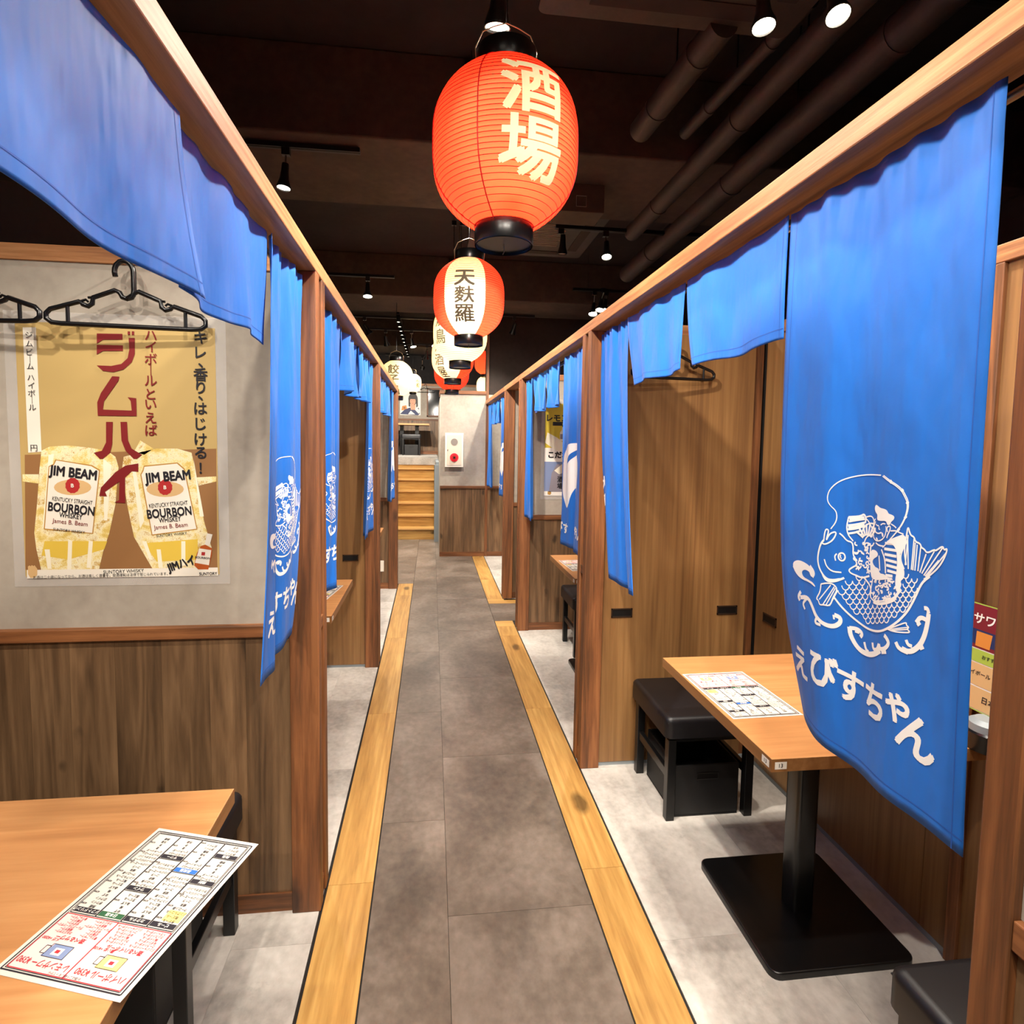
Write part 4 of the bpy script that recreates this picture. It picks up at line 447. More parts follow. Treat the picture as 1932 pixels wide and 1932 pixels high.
POSTER = [["p",[[0.2167,0.7083],[0.2859,0.7097],[0.2854,0.6932],[0.2327,0.6914],[0.2158,0.6791]],"red",6],["p",[[0.2157,0.6761],[0.2861,0.6768],[0.2856,0.6609],[0.2317,0.6591],[0.2148,0.6485]],"red",6],["p",[[0.3,0.7173],[0.3067,0.7175],[0.3065,0.7081],[0.2998,0.7078]],"red",6],["p",[[0.3112,0.7177],[0.3179,0.7179],[0.3176,0.7073],[0.3109,0.7071]],"red",6],["p",[[0.3023,0.6985],[0.3191,0.6991],[0.3178,0.6531],[0.3087,0.6291],[0.2858,0.6077],[0.2576,0.5992],[0.2299,0.602],[0.2138,0.6174],[0.2526,0.6168],[0.2806,0.6235],[0.2979,0.6406],[0.303,0.6644]],"red",6],["p",[[0.2545,0.5873],[0.274,0.5867],[0.2708,0.5747],[0.23,0.5144],[0.2265,0.4905],[0.3048,0.4892],[0.3028,0.5172],[0.2947,0.5278],[0.3182,0.5253],[0.3179,0.4733],[0.212,0.4724],[0.2116,0.511],[0.2224,0.5379]],"red",6],["p",[[0.2338,0.4549],[0.2522,0.4552],[0.2486,0.3892],[0.2422,0.3651],[0.2221,0.3468],[0.2137,0.3467],[0.1975,0.3645],[0.22,0.3708],[0.2319,0.395]],"red",6],["p",[[0.273,0.4556],[0.291,0.456],[0.2923,0.4019],[0.3017,0.3779],[0.3296,0.3601],[0.3151,0.3478],[0.3066,0.3477],[0.2846,0.3717],[0.2742,0.4016]],"red",6],["p",[[0.3187,0.3345],[0.318,0.3102],[0.2999,0.3113],[0.2813,0.2929],[0.2791,0.2168],[0.2491,0.2186],[0.2623,0.2259],[0.2651,0.2807],[0.2247,0.2501],[0.2299,0.2368],[0.2086,0.2379],[0.2138,0.2622],[0.2546,0.3079],[0.2834,0.3281]],"red",6],["t","ハ",0.363,0.7078,0.0368,"red",0.015,0,1],["t","イ",0.3622,0.6753,0.0368,"red",0.015,0,1],["t","ボ",0.3613,0.6397,0.0368,"red",0.015,0,1],["t","｜",0.3605,0.6099,0.0368,"red",0.015,0,1],["t","ル",0.3597,0.5771,0.0368,"red",0.015,0,1],["t","と",0.3587,0.5383,0.0368,"red",0.015,0,1],["t","い",0.3579,0.5083,0.0368,"red",0.015,0,1],["t","え",0.3569,0.4692,0.0368,"red",0.015,0,1],["t","ば",0.3571,0.4331,0.0368,"red",0.015,0,1],["t","キ",0.5004,0.7068,0.0416,"ink",0.02,0,1],["t","レ",0.4995,0.6632,0.0416,"ink",0.02,0,1],["t","、",0.4988,0.626,0.0416,"ink",0.02,0,1],["t","香",0.4982,0.5989,0.0416,"ink",0.02,0,1],["t","り",0.4975,0.561,0.0416,"ink",0.02,0,1],["t","、",0.4968,0.5296,0.0416,"ink",0.02,0,1],["t","は",0.4962,0.4993,0.0416,"ink",0.02,0,1],["t","じ",0.4953,0.4537,0.0416,"ink",0.02,0,1],["t","け",0.4944,0.408,0.0416,"ink",0.02,0,1],["t","る",0.4936,0.3682,0.0416,"ink",0.02,0,1],["t","！",0.4926,0.3222,0.0416,"ink",0.02,0,1],["p",[[0.0206,0.7184],[0.055,0.7197],[0.0568,0.3658],[0.0213,0.3624]],"paper",1],["t","ジ",0.0369,0.6977,0.0214,"ink",0.0,0,1],["t","ム",0.0371,0.6729,0.0214,"ink",0.0,0,1],["t","ビ",0.0373,0.6497,0.0214,"ink",0.0,0,1],["t","｜",0.0375,0.6295,0.0214,"ink",0.0,0,1],["t","ム",0.0376,0.6091,0.0214,"ink",0.0,0,1],["t","ハ",0.0379,0.5772,0.0214,"ink",0.0,0,1],["t","イ",0.0381,0.555,0.0214,"ink",0.0,0,1],["t","ボ",0.0382,0.5334,0.0214,"ink",0.0,0,1],["t","｜",0.0384,0.5141,0.0214,"ink",0.0,0,1],["t","ル",0.0386,0.4924,0.0214,"ink",0.0,0,1],["t","円",0.0381,0.3762,0.0214,"ink",0,0,1],["p",[[0.0118,0.3563],[0.5375,0.381],[0.5336,0.0135],[0.0009,0.0201]],"brown",0.5],["p",[[0.0053,0.02],[0.5355,0.0211],[0.5363,-0.0042],[0.0043,-0.0056]],"paper",4],["p",[[0.0569,0.3687],[0.0792,0.3809],[0.1288,0.3846],[0.184,0.3793],[0.234,0.371],[0.2559,0.3532],[0.2635,0.3231],[0.2518,0.2137],[0.2323,0.1281],[0.2136,0.0729],[0.2006,0.0188],[0.1161,0.0156],[0.0438,0.0165],[0.0324,0.0805],[0.0287,0.129],[0.0406,0.2254],[0.0494,0.3151]],"mug",2],["p",[[0.0041,0.2999],[0.0489,0.3002],[0.0451,0.2733],[0.0033,0.279]],"mug",2],["p",[[0.2785,0.3535],[0.3298,0.3692],[0.3699,0.3788],[0.4273,0.3796],[0.4674,0.3679],[0.4779,0.3128],[0.4982,0.1644],[0.52,0.0767],[0.4776,0.0174],[0.3493,0.0189],[0.3384,0.0408],[0.3002,0.1155],[0.2855,0.2015],[0.2716,0.3111]],"mug",2],["p",[[0.4804,0.2944],[0.536,0.2979],[0.5357,0.2824],[0.4857,0.2698]],"mug",2],["p",[[0.3072,0.3689],[0.3251,0.4024],[0.3614,0.3787],[0.3353,0.3602]],"mug",2],["p",[[0.0756,0.3571],[0.0895,0.3602],[0.0659,0.1651],[0.0512,0.141]],"glint",2.5],["p",[[0.2221,0.3468],[0.244,0.3289],[0.2277,0.1649],[0.2193,0.1649]],"glint",2.5],["p",[[0.0544,0.0803],[0.0683,0.0802],[0.0717,0.0222],[0.0606,0.0224]],"glint",2.5],["p",[[0.1194,0.1103],[0.1303,0.1042],[0.1246,0.0185],[0.1134,0.0187]],"glint",2.5],["p",[[0.1751,0.1039],[0.1864,0.1038],[0.1782,0.0241],[0.1669,0.0242]],"glint",2.5],["p",[[0.3002,0.3234],[0.3089,0.3296],[0.3301,0.1647],[0.318,0.1401]],"glint",2.5],["p",[[0.4728,0.3496],[0.4779,0.3128],[0.4984,0.1768],[0.4867,0.1768]],"glint",2.5],["p",[[0.3624,0.0779],[0.3739,0.0778],[0.3784,0.0217],[0.3668,0.0218]],"glint",2.5],["p",[[0.4326,0.1023],[0.4442,0.1023],[0.4426,0.0272],[0.4309,0.0273]],"glint",2.5],["p",[[0.3227,0.103],[0.3342,0.1029],[0.35,0.0469],[0.3414,0.047]],"glint",2.5],["p",[[0.0553,0.1046],[0.2259,0.1036],[0.2166,0.0791],[0.1173,0.0493],[0.0455,0.0622]],"yellow",2.4],["p",[[0.3283,0.0968],[0.4795,0.1083],[0.4782,0.0457],[0.3614,0.0406]],"yellow",2.4],["p",[[0.0927,0.344],[0.1912,0.3285],[0.2131,0.3146],[0.188,0.125],[0.0545,0.1387],[0.0742,0.3239],[0.0874,0.331]],"gold",3],["p",[[0.0958,0.3409],[0.1895,0.325],[0.2097,0.3117],[0.1855,0.1282],[0.0579,0.1419],[0.0767,0.3221],[0.0889,0.3275]],"paper",3.5],["p",[[0.3334,0.3281],[0.4277,0.3387],[0.4476,0.3202],[0.4796,0.1372],[0.3497,0.1195],[0.3226,0.3013],[0.3297,0.3156]],"gold",3],["p",[[0.3349,0.3246],[0.426,0.3351],[0.4449,0.3173],[0.4765,0.1397],[0.3522,0.1231],[0.326,0.3013],[0.3323,0.3128]],"paper",3.5],["t","JIM BEAM",0.1398,0.3016,0.039,"ink",0.04,-7,0.8],["t","KENTUCKY STRAIGHT",0.1355,0.2238,0.0174,"ink",0.0,-7,0.62],["t","BOURBON",0.1322,0.2,0.0366,"ink",0.035,-7,0.72],["t","WHISKEY",0.1299,0.1794,0.0209,"ink",0.02,-7,0.7],["t","James B. Beam",0.1267,0.1581,0.0181,"red",0,-7,0.9],["t","SUNTORY WHISKY",0.1235,0.1349,0.0118,"ink",0,-7,0.85],["t","JIM BEAM",0.3996,0.2929,0.039,"ink",0.04,5.5,0.8],["t","KENTUCKY STRAIGHT",0.3994,0.2136,0.0174,"ink",0.0,5.5,0.62],["t","BOURBON",0.4014,0.1894,0.0366,"ink",0.035,5.5,0.72],["t","WHISKEY",0.4026,0.1683,0.0209,"ink",0.02,5.5,0.7],["t","James B. Beam",0.4046,0.1465,0.0181,"red",0,5.5,0.9],["t","SUNTORY WHISKY",0.4066,0.1229,0.0118,"ink",0,5.5,0.85],["p",[[0.1875,0.263],[0.1848,0.2559],[0.1774,0.2494],[0.166,0.2443],[0.1517,0.241],[0.136,0.2398],[0.1205,0.2408],[0.1066,0.2441],[0.0956,0.2491],[0.0887,0.2554],[0.0865,0.2625],[0.0892,0.2696],[0.0966,0.276],[0.1079,0.2812],[0.122,0.2845],[0.1376,0.2857],[0.1532,0.2847],[0.1672,0.2815],[0.1782,0.2765],[0.1852,0.2701]],"gold2",4],["p",[[0.1559,0.2682],[0.1563,0.2621],[0.153,0.2572],[0.1507,0.2516],[0.1458,0.2491],[0.1415,0.2455],[0.1363,0.2461],[0.131,0.2455],[0.1269,0.249],[0.1222,0.2515],[0.1203,0.257],[0.1173,0.2619],[0.1181,0.268],[0.1177,0.274],[0.1211,0.2789],[0.1233,0.2845],[0.1282,0.287],[0.1326,0.2905],[0.1378,0.29],[0.143,0.2906],[0.1471,0.2871],[0.1519,0.2846],[0.1538,0.2791],[0.1567,0.2742]],"seal",4.5],["t","B",0.137,0.2681,0.0153,"paper",0.03,0,1],["p",[[0.4436,0.2589],[0.4408,0.2517],[0.4332,0.2451],[0.4214,0.2398],[0.4067,0.2365],[0.3905,0.2353],[0.3743,0.2364],[0.3599,0.2396],[0.3485,0.2448],[0.3412,0.2512],[0.3389,0.2584],[0.3416,0.2657],[0.3492,0.2722],[0.3608,0.2774],[0.3754,0.2808],[0.3916,0.2821],[0.4078,0.281],[0.4223,0.2778],[0.4338,0.2727],[0.4411,0.2662]],"gold2",4],["p",[[0.4108,0.2642],[0.4113,0.258],[0.4079,0.253],[0.4056,0.2473],[0.4005,0.2448],[0.396,0.2411],[0.3906,0.2418],[0.3852,0.2411],[0.3809,0.2447],[0.376,0.2472],[0.374,0.2528],[0.3708,0.2578],[0.3716,0.264],[0.3711,0.2701],[0.3745,0.2751],[0.3768,0.2808],[0.3819,0.2833],[0.3863,0.287],[0.3917,0.2864],[0.3971,0.287],[0.4014,0.2835],[0.4064,0.281],[0.4084,0.2753],[0.4116,0.2703]],"seal",4.5],["t","B",0.3912,0.2641,0.0153,"paper",0.03,0,1],["t","SUNTORY WHISKY",0.2695,0.013,0.0146,"ink",0,2,0.9],["t","お酒は二十歳になってから。お酒は楽しく適量を。飲酒運転は法律で禁じられています。",0.2073,0.0011,0.0105,"ink",0,1,0.9],["t","SUNTORY",0.508,0.0026,0.0125,"ink",0.03,1,0.9],["t","JIMハイ",0.431,0.0312,0.0331,"ink",0.05,18,0.75],["p",[[0.4889,0.0876],[0.501,0.0912],[0.5198,0.0801],[0.5195,0.0616],[0.5082,0.0155],[0.4788,0.0159],[0.468,0.0289],[0.4764,0.0657]],"amber",5],["p",[[0.4836,0.0803],[0.518,0.0745],[0.5102,0.0285],[0.4706,0.0363]],"paper",5.5],["p",[[0.5069,0.1261],[0.5224,0.1223],[0.5131,0.0875],[0.4993,0.0912]],"paper",5],["p",[[0.4902,0.0692],[0.5006,0.0684],[0.4993,0.0581],[0.4893,0.0589]],"seal",6],["t","BOURBON",0.4933,0.0515,0.0091,"ink",0.02,-6,1],["p",[[0.0084,0.0305],[0.0133,0.0333],[0.0165,0.0304],[0.0189,0.0347],[0.0229,0.0311],[0.0263,0.0339],[0.0333,0.0231],[0.0327,0.0052],[0.0249,-0.0037],[0.0135,-0.0035],[0.0081,0.0073]],"gold2",5]]

# ================================================================== TABLES, STOOLS, BOXES
def make_table(cx, cy, w, d, label, colx=0.0, numbers=None, basew=.45):
    t = empty('booth_table', (cx, cy, 0), label, 'table', 'booth tables')
    MB().box(-w/2, w/2, -d/2, d/2, .686, .72).build('tabletop', 'table', t, bevel=.0015)
    for a in (-w/2-.0008, w/2-.001): MB().box(a, a+.0018, -d/2, d/2, .6865, .7195).build('edge_band', 'tableedge', t)
    MB().box(-w/2, w/2, -d/2-.0008, -d/2+.001, .6865, .7195).build('edge_band', 'tableedge', t)
    MB().rbox(colx-.036, colx+.036, -.036, .036, .012, .68, .014).build('column', 'blackmetal', t, angle=.6)
    MB().rbox(colx-basew/2, colx+basew/2, -.225, .225, 0, .022, .03, top=.006).build('base_plate', 'blackmetal', t, angle=.6)
    MB().rbox(colx-.14, colx+.14, -.14, .14, .676, .686, .01).build('mounting_plate', 'blackmetal', t)
    if numbers:
        sx, txt = numbers       # which side faces the aisle
        f = Flat(); f.rect(-.016, -.0095, .016, .0095, 'white', 1); f.text(txt, 0, 0, .014, 'ink', .02, lay=2)
        for k in range(2):
            mb, mats = f.merged(); o = mb.build('number_label', mats, t)
            if k == 0: o.location = (sx*(-w/2-.0012) if sx > 0 else w/2+.0012, -d/2+.024, .703); o.rotation_euler = (PI/2, 0, -PI/2 if sx > 0 else PI/2)
            else: o.location = (-w/2+.024 if sx > 0 else w/2-.024, -d/2-.0012, .703); o.rotation_euler = (PI/2, 0, 0)
            o['label'] = 'small white table number label'
    return t
def make_stool(x, y, label, group='black padded stools in the booths', rz=0, w=.4):
    h_ = w/2
    t = empty('padded_stool', (x, y, 0), label, 'stool', group, rz)
    MB().rbox(-h_, h_, -.2, .2, .35, .432, .028, top=.022).build('seat', 'leather', t, angle=.7)
    MB().tube([(-h_+.008, -.17, .410), (-h_+.008, -.192, .410), (h_-.008, -.192, .410), (h_-.008, .192, .410), (-h_+.008, .192, .410), (-h_+.008, -.17, .410)], .003, 6).build('piping', 'leather', t)
    MB().box(-h_+.022, h_-.022, -.178, .178, .325, .352).build('seat_frame', 'black', t)
    for sx in (-1, 1):
        for sy in (-1, 1): MB().box(*sorted((sx*(h_-.018), sx*(h_-.052))), *sorted((sy*.182, sy*.148)), 0, .335).build('leg', 'black', t, bevel=.002)
        MB().box(*sorted((sx*(h_-.024), sx*(h_-.044))), -.148, .148, .165, .2).build('stretcher', 'black', t, bevel=.002)
    return t
def crate(x, y, label, w=.27, d=.3, h=.215):
    t = empty('storage_box', (x, y, 0), label, 'box', 'storage boxes under the stools')
    m_ = MB(); k = .008
    m_.box(-w/2, w/2, -d/2, d/2, 0, k); 
    for a in ((-w/2, w/2, -d/2, -d/2+k), (-w/2, w/2, d/2-k, d/2), (-w/2, -w/2+k, -d/2+k, d/2-k), (w/2-k, w/2, -d/2+k, d/2-k)): m_.box(a[0], a[1], a[2], a[3], k, h)
    m_.build('body', 'blackmatt', t, bevel=.003)
    MB().box(-.045, .045, -d/2-.001, -d/2+.002, h*.72, h*.72+.025).build('hand_slot', 'slotdark', t)
    MB().tube([(-.045, -d/2-.002, h*.72), (.045, -d/2-.002, h*.72), (.045, -d/2-.002, h*.72+.025), (-.045, -d/2-.002, h*.72+.025)], .0016, 5, closed=True).build('slot_rim', 'black', t)
    return t
make_table(-1.0, .94, 1.13, .68, 'wooden booth table in the lower left corner with a menu near its edge', colx=.0)
make_table(1.185, 1.616, .67, .676, 'wooden table numbered 13 behind the big blue curtain on a black pedestal', numbers=(1, '13'))
make_table(-.98, 2.89, 1.08, .68, 'wooden table in the second booth on the left, seen past the post', numbers=(-1, '11'))
make_table(1.165, 3.52, .67, .70, 'wooden table in the second right booth below the lemon drink poster', numbers=(1, '12'))
make_table(-.98, 4.85, 1.1, .66, 'wooden table in the farthest booth on the left, only its corner showing')
make_stool(-.815, 1.552, 'black stool under the left foreground table, nearest the aisle', w=.5)
make_stool(-1.375, 1.552, 'black stool against the left poster wall, farther from the aisle', w=.5)
make_stool(1.12, 2.255, 'black stool standing over a storage box against the veneer partition')
make_stool(1.15, .81, 'black stool in the lower right corner beside the near right post')
make_stool(1.18, 3.98, 'black stool in the second right booth below the lemon drink poster')
crate(1.117, 2.245, 'open black storage box under the stool by the veneer partition')
crate(-.80, 1.53, 'black storage box under the stool at the left foreground table')

# ================================================================== MENUS
def menu_flat():
    f = Flat(); W, H = .213, .302; f.frame(-.099, -.143, .099, .143, .0024, 'mblack', 1); f.frame(-.095, -.140, .095, .140, .0012, 'mblack', 1)
    f.rect(-.094, .046, .094, .139, 'mpink', 1); f.line([(0, .046), (0, .139)], .002, 'mred', 2); f.frame(-.0935, .0465, .0935, .1385, .0016, 'mred', 2)
    f.text('ハイボール ¥390', -.048, .126, .013, 'mred', .016, lay=3, sx=.85); f.text('レモンサワー ¥390', .048, .126, .013, 'mred', .016, lay=3, sx=.8)
    f.text('お酒は二十歳になってから', 0, .1355, .0045, 'mblack', .01, lay=3)
    # mug drawing, can drawing
    for cx, c in ((-.046, 'myellow'), (.046, 'sky')):
        f.poly([(cx-.018, .096), (cx+.014, .096), (cx+.018, .116), (cx-.02, .116)], c, 2); f.frame(cx-.019, .096, cx+.016, .116, .0008, 'mblack', 3); f.frame(cx+.016, .1, cx+.024, .112, .0009, 'mblack', 3); f.rect(cx-.009, .101, cx+.006, .112, 'paper', 3); f.rect(cx-.005, .104, cx+.002, .109, 'mred', 4)
    f.text('濃いめ +¥100', -.018, .09, .0062, 'mred', .02, lay=3); f.text('メガ +¥200', .075, .09, .0062, 'mred', .02, lay=3)
    f.text('選べるハイボール', -.048, .085, .0085, 'mred', .03, lay=3, sx=.9); f.text('選べるサワー', .046, .085, .0085, 'mred', .03, lay=3)
    a = ['ジンジャーハイボール', 'コーラハイボール', 'ゆずハイボール', '梅ハイボール', 'カシスハイボール', 'トマトハイボール']
    b = ['青りんごサワー', '巨峰サワー', 'ゆずサワー', 'グレープフルーツサワー', '緑茶サワー', 'カルピスサワー']
    for i in range(6):
        y = .077-i*.0052
        f.text(a[i], -.07, y, .0054, 'mred', .018, lay=3, sx=.8); f.text(a[5-i], -.025, y, .0054, 'mred', .018, lay=3, sx=.8); f.text(b[i], .023, y, .0054, 'mred', .018, lay=3, sx=.8); f.text(b[5-i], .068, y, .0054, 'mred', .018, lay=3, sx=.8)
    heads = [[(.041, 'ビール', 'mblack'), (-.045, '焼酎', 'mblack'), (-.105, '梅酒', 'mblack')], [(.041, 'カクテル', 'mblack'), (-.062, '果実酒', 'mblue')], [(.041, '日本酒', 'mgreen'), (-.012, 'ワイン', 'mblack'), (-.085, 'サワー', 'mblack')], [(.041, 'ソフトドリンク', 'mblack')]]
    items = ['生ビール', '瓶ビール', 'ノンアルコール', 'ウーロン茶', '緑茶', 'コーラ', 'ジンジャーエール', 'オレンジジュース', 'カシスオレンジ', 'カシスウーロン', 'ピーチソーダ', '麦', '芋', '冷酒', '熱燗', '赤ワイン', '白ワイン', 'ゆず', '梅', 'あんず']
    k = 0
    for c in range(4):
        x0 = -.093+c*.0466; x1 = x0+.0455; f.frame(x0, -.138, x1, .044, .0014, 'mblack', 2)
        hs = heads[c]
        for j, (y, t, col) in enumerate(hs):
            f.rect(x0+.0015, y-.0085, x1-.0015, y+.0005, col, 3); f.text(t, (x0+x1)/2, y-.0037, .0068, 'white', .016, lay=4)
            yb = hs[j+1][0]+.004 if j+1 < len(hs) else -.137; 
            if j: f.line([(x0, y+.002), (x1, y+.002)], .0012, 'mblack', 3)
            yy = y-.012; 
            if c == 0 and j == 0: f.rect(x0+.003, y-.032, x1-.012, y-.012, 'myellow', 2)
            while yy > yb+.004:
                f.text(items[k % 20], x0+.020, yy, .0060, 'mblack', .018, lay=3, sx=.85); 
                if k % 3 == 0: f.text('¥390', x1-.006, yy-.0035, .0045, 'mblack', .018, lay=3)
                k += 1; yy -= .0078
    return f
_mf = menu_flat()
_mmesh = None
def make_menu(x, y, z, rz, label):
    global _mmesh
    t = MB().box(-.1065, .1065, -.151, .151, 0, .0006).build('paper_menu', 'p_menupaper', loc=(x, y, z))
    t.rotation_euler = (0, 0, rz); t.scale = (1.035, 1.05, 1); tag(t, label, 'menu', 'paper menus on the tables')
    if _mmesh is None: mb, mats = _mf.merged(); _mmesh = mb.mesh('print', mats)
    o = bpy.data.objects.new('print', _mmesh); COL.objects.link(o); o.parent = t; o.location = (0, 0, .0005); return t
make_menu(.968, 1.644, .7205, math.radians(1.5), 'paper drinks menu on the right table, partly behind the big blue curtain')
ax, ay = -.642, 1.19; ang = math.atan2(-.066, .209)
cxm, cym = (-.433-.528)/2, (1.124+.821)/2
make_menu(cxm, cym, .7205, ang+PI, 'paper drinks menu lying upside down on the left foreground table')
make_menu(-.60, 2.95, .7205, math.radians(172), 'paper menu at the table edge in the second left booth')
make_menu(.965, 3.53, .7205, math.radians(3), 'paper menu on the table in the second right booth')

# table stand with a laminated menu, right booth
ms = empty('menu_stand', (1.452, 1.275, .72), 'laminated menu card on a round black stand at the back wall', 'menu stand')
MB().lathe([(.05, 0), (.05, .045), (.046, .05)], 28).build('base', 'blackmetal', ms, angle=.6)
MB().lathe([(.046, .05), (.044, .068), (.03, .078)], 28).build('holder', 'steelgrey', ms, angle=.6)
mc = MB().box(-.0012, .0012, -.105, .105, .0, .285).build('card', 'p_white', ms, loc=(.014, .01, .077)); mc.rotation_euler = (0, math.radians(6), 0)
f = Flat(); f.rect(-.103, .165, .03, .282, 'maroon', 1); f.rect(-.100, .175, .02, .215, 'navy', 2); f.rect(.034, .165, .103, .282, 'navy', 1); f.rect(-.103, .128, .103, .162, 'lime', 1); f.rect(-.103, .066, .0, .125, 'gold2', 1); f.rect(.004, .066, .103, .125, 'gold2', 1); f.rect(-.103, .004, .103, .062, 'gold2', 1)
f.text('サワー', -.04, .245, .032, 'white', .03, lay=3); f.text('レモン', .05, .245, .022, 'white', .03, lay=3); f.text('おすすめドリンク', 0, .146, .012, 'ink', .02, lay=3); f.poly([(-.07, .17), (-.03, .17), (-.028, .21), (-.072, .21)], 'orange', 3); f.text('ハイボール', -.05, .1, .014, 'ink', .02, lay=3); f.text('果実酒', .05, .1, .016, 'ink', .02, lay=3); f.text('日本酒', 0, .035, .02, 'ink', .02, lay=3); f.frame(-.104, .001, .104, .284, .003, 'lime', 1)
pr = f.build(mc); pr.rotation_euler = (PI/2, 0, -PI/2); pr.location = (-.0014, 0, 0)

# ================================================================== POSTERS
def poster(name, x, y, z, w, h, flat, label, base='p_poster', rz=0, film=.03):
    t = MB().box(0, w, -.0008, 0, 0, h).build(name, base, loc=(x, y, z)); tag(t, label, 'poster')
    o = flat.build(t); o.rotation_euler = (PI/2, 0, 0); o.location = (0, -.0010, 0)
    if film:
        s = MB().box(-film, w+film, -.0006, .0004, -film, h+film); s.build('clear_sleeve', 'sleeve', t)
    return t
m, nt, b = newmat('sleeve'); b.inputs['Base Color'].default_value = (.85, .82, .78, 1); b.inputs['Roughness'].default_value = .15
tr = N(nt, 'ShaderNodeBsdfTransparent'); mx = N(nt, 'ShaderNodeMixShader'); mx.inputs[0].default_value = .22; nt.links.new(tr.outputs[0], mx.inputs[1]); nt.links.new(b.outputs[0], mx.inputs[2]); nt.links.new(mx.outputs[0], nt.nodes['Material Output'].inputs['Surface'])
f = Flat()
for e in POSTER:
    if e[0] == 'p': f.poly([tuple(q) for q in e[1]], e[2], e[3]) if e[1].__class__ is list and e[1] and isinstance(e[1][0], list) else f.poly([tuple(q) for q in e[1]], e[2], e[3])
    else: f.text(e[1], e[2], e[3], e[4], e[5], e[6], e[7], e[8], lay=8)
poster('highball_poster', -1.178, 1.788, 1.09, .540, .735, f, 'yellow whisky highball poster with two clinking mugs on the left wall')
f = Flat(); f.rect(0, .33, .515, .728, 'lemon', 1); f.rect(0, .27, .515, .38, 'white', 1.5); f.rect(0, .03, .515, .27, 'sky', 1); f.rect(0, 0, .515, .035, 'white', 2)
f.poly([(.0, .42), (.09, .36), (.2, .34), (.2, .38), (.1, .46), (.02, .5)], 'glint', 2); f.text('レモンサワー', .19, .615, .062, 'ink', .04, lay=4); f.rect(.06, .555, .42, .585, 'ink', 2); f.text('すっきりおいしい一杯', .24, .57, .022, 'lemon', .01, lay=4)
f.poly([(.12, .435), (.175, .435), (.175, .5), (.16, .525), (.158, .548), (.137, .548), (.135, .525), (.12, .5)], 'glint', 3); f.rect(.123, .45, .172, .49, 'grey', 3.5); f.rect(.137, .545, .158, .555, 'ink', 4)
f.text('こだわり酒場', .2, .325, .058, 'ink', .05, lay=4); f.poly([(.04, .03), (.3, .03), (.34, .15), (.3, .25), (.1, .25), (.06, .18)], 'grey', 3); f.poly([(.08, .2), (.14, .25), (.25, .255), (.29, .23), (.2, .2), (.12, .17)], 'glint', 4); f.vtext('酒場', .13, .13, .05, 'ink', .04, lay=5); f.poly([(.03, .01), (.05, .005), (.06, .02), (.055, .035), (.03, .035)], 'gold', 3)
f.text('お酒は二十歳になってから', .3, .015, .012, 'ink', 0, lay=4)
poster('lemon_poster', .886, 4.419, 1.088, .515, .728, f, 'yellow and blue lemon sour poster in the second right booth', base='p_white')
f = Flat(); f.poly([(.02, .56), (.2, .56), (.24, .62), (.22, .7), (.12, .7)], 'orange', 1); f.poly([(0.03, .1), (.16, .12), (.14, .22), (.05, .2)], 'orange', 1); f.poly([(.0, .02), (.1, .12), (.22, .17), (.3, .13), (.42, .17), (.44, .03), (.4, .0)], 'navy', 2); f.poly([(.18, .02), (.24, .1), (.34, .02)], 'white', 3); f.poly([(.3, .16), (.38, .18), (.44, .1), (.42, .03)], 'white', 2.5)
f.poly([(.24, .12), (.34, .12), (.35, .24), (.23, .24)], 'skin', 3); f.poly([(.29+.105*math.cos(a), .36+.135*math.sin(a)) for a in [i*PI/9 for i in range(18)]], 'hair', 3.5); f.poly([(.19, .2), (.23, .18), (.22, .4), (.19, .38)], 'hair', 3.4); f.poly([(.36, .17), (.40, .2), (.395, .38), (.36, .4)], 'hair', 3.4)
f.poly([(.285+.065*math.cos(a), .31+.085*math.sin(a)) for a in [i*PI/9 for i in range(18)]], 'skin', 4); f.poly([(.22, .36), (.35, .36), (.36, .42), (.3, .45), (.22, .43)], 'hair', 4.5); f.rect(.245, .325, .265, .331, 'hair', 5); f.rect(.30, .325, .32, .331, 'hair', 5); f.rect(.27, .262, .30, .27, 'seal', 5)
f.text('生', .15, .63, .08, 'ink', .03, lay=4); f.text('生', .1, .16, .05, 'ink', .03, lay=4); f.vtext('うまい', .36, .68, .06, 'ink', .02, lay=4)
poster('portrait_poster', -.72, 13.04, 2.10, .46, .72, f, 'white poster with a dark haired person on the upstairs wall', base='p_white', film=0)

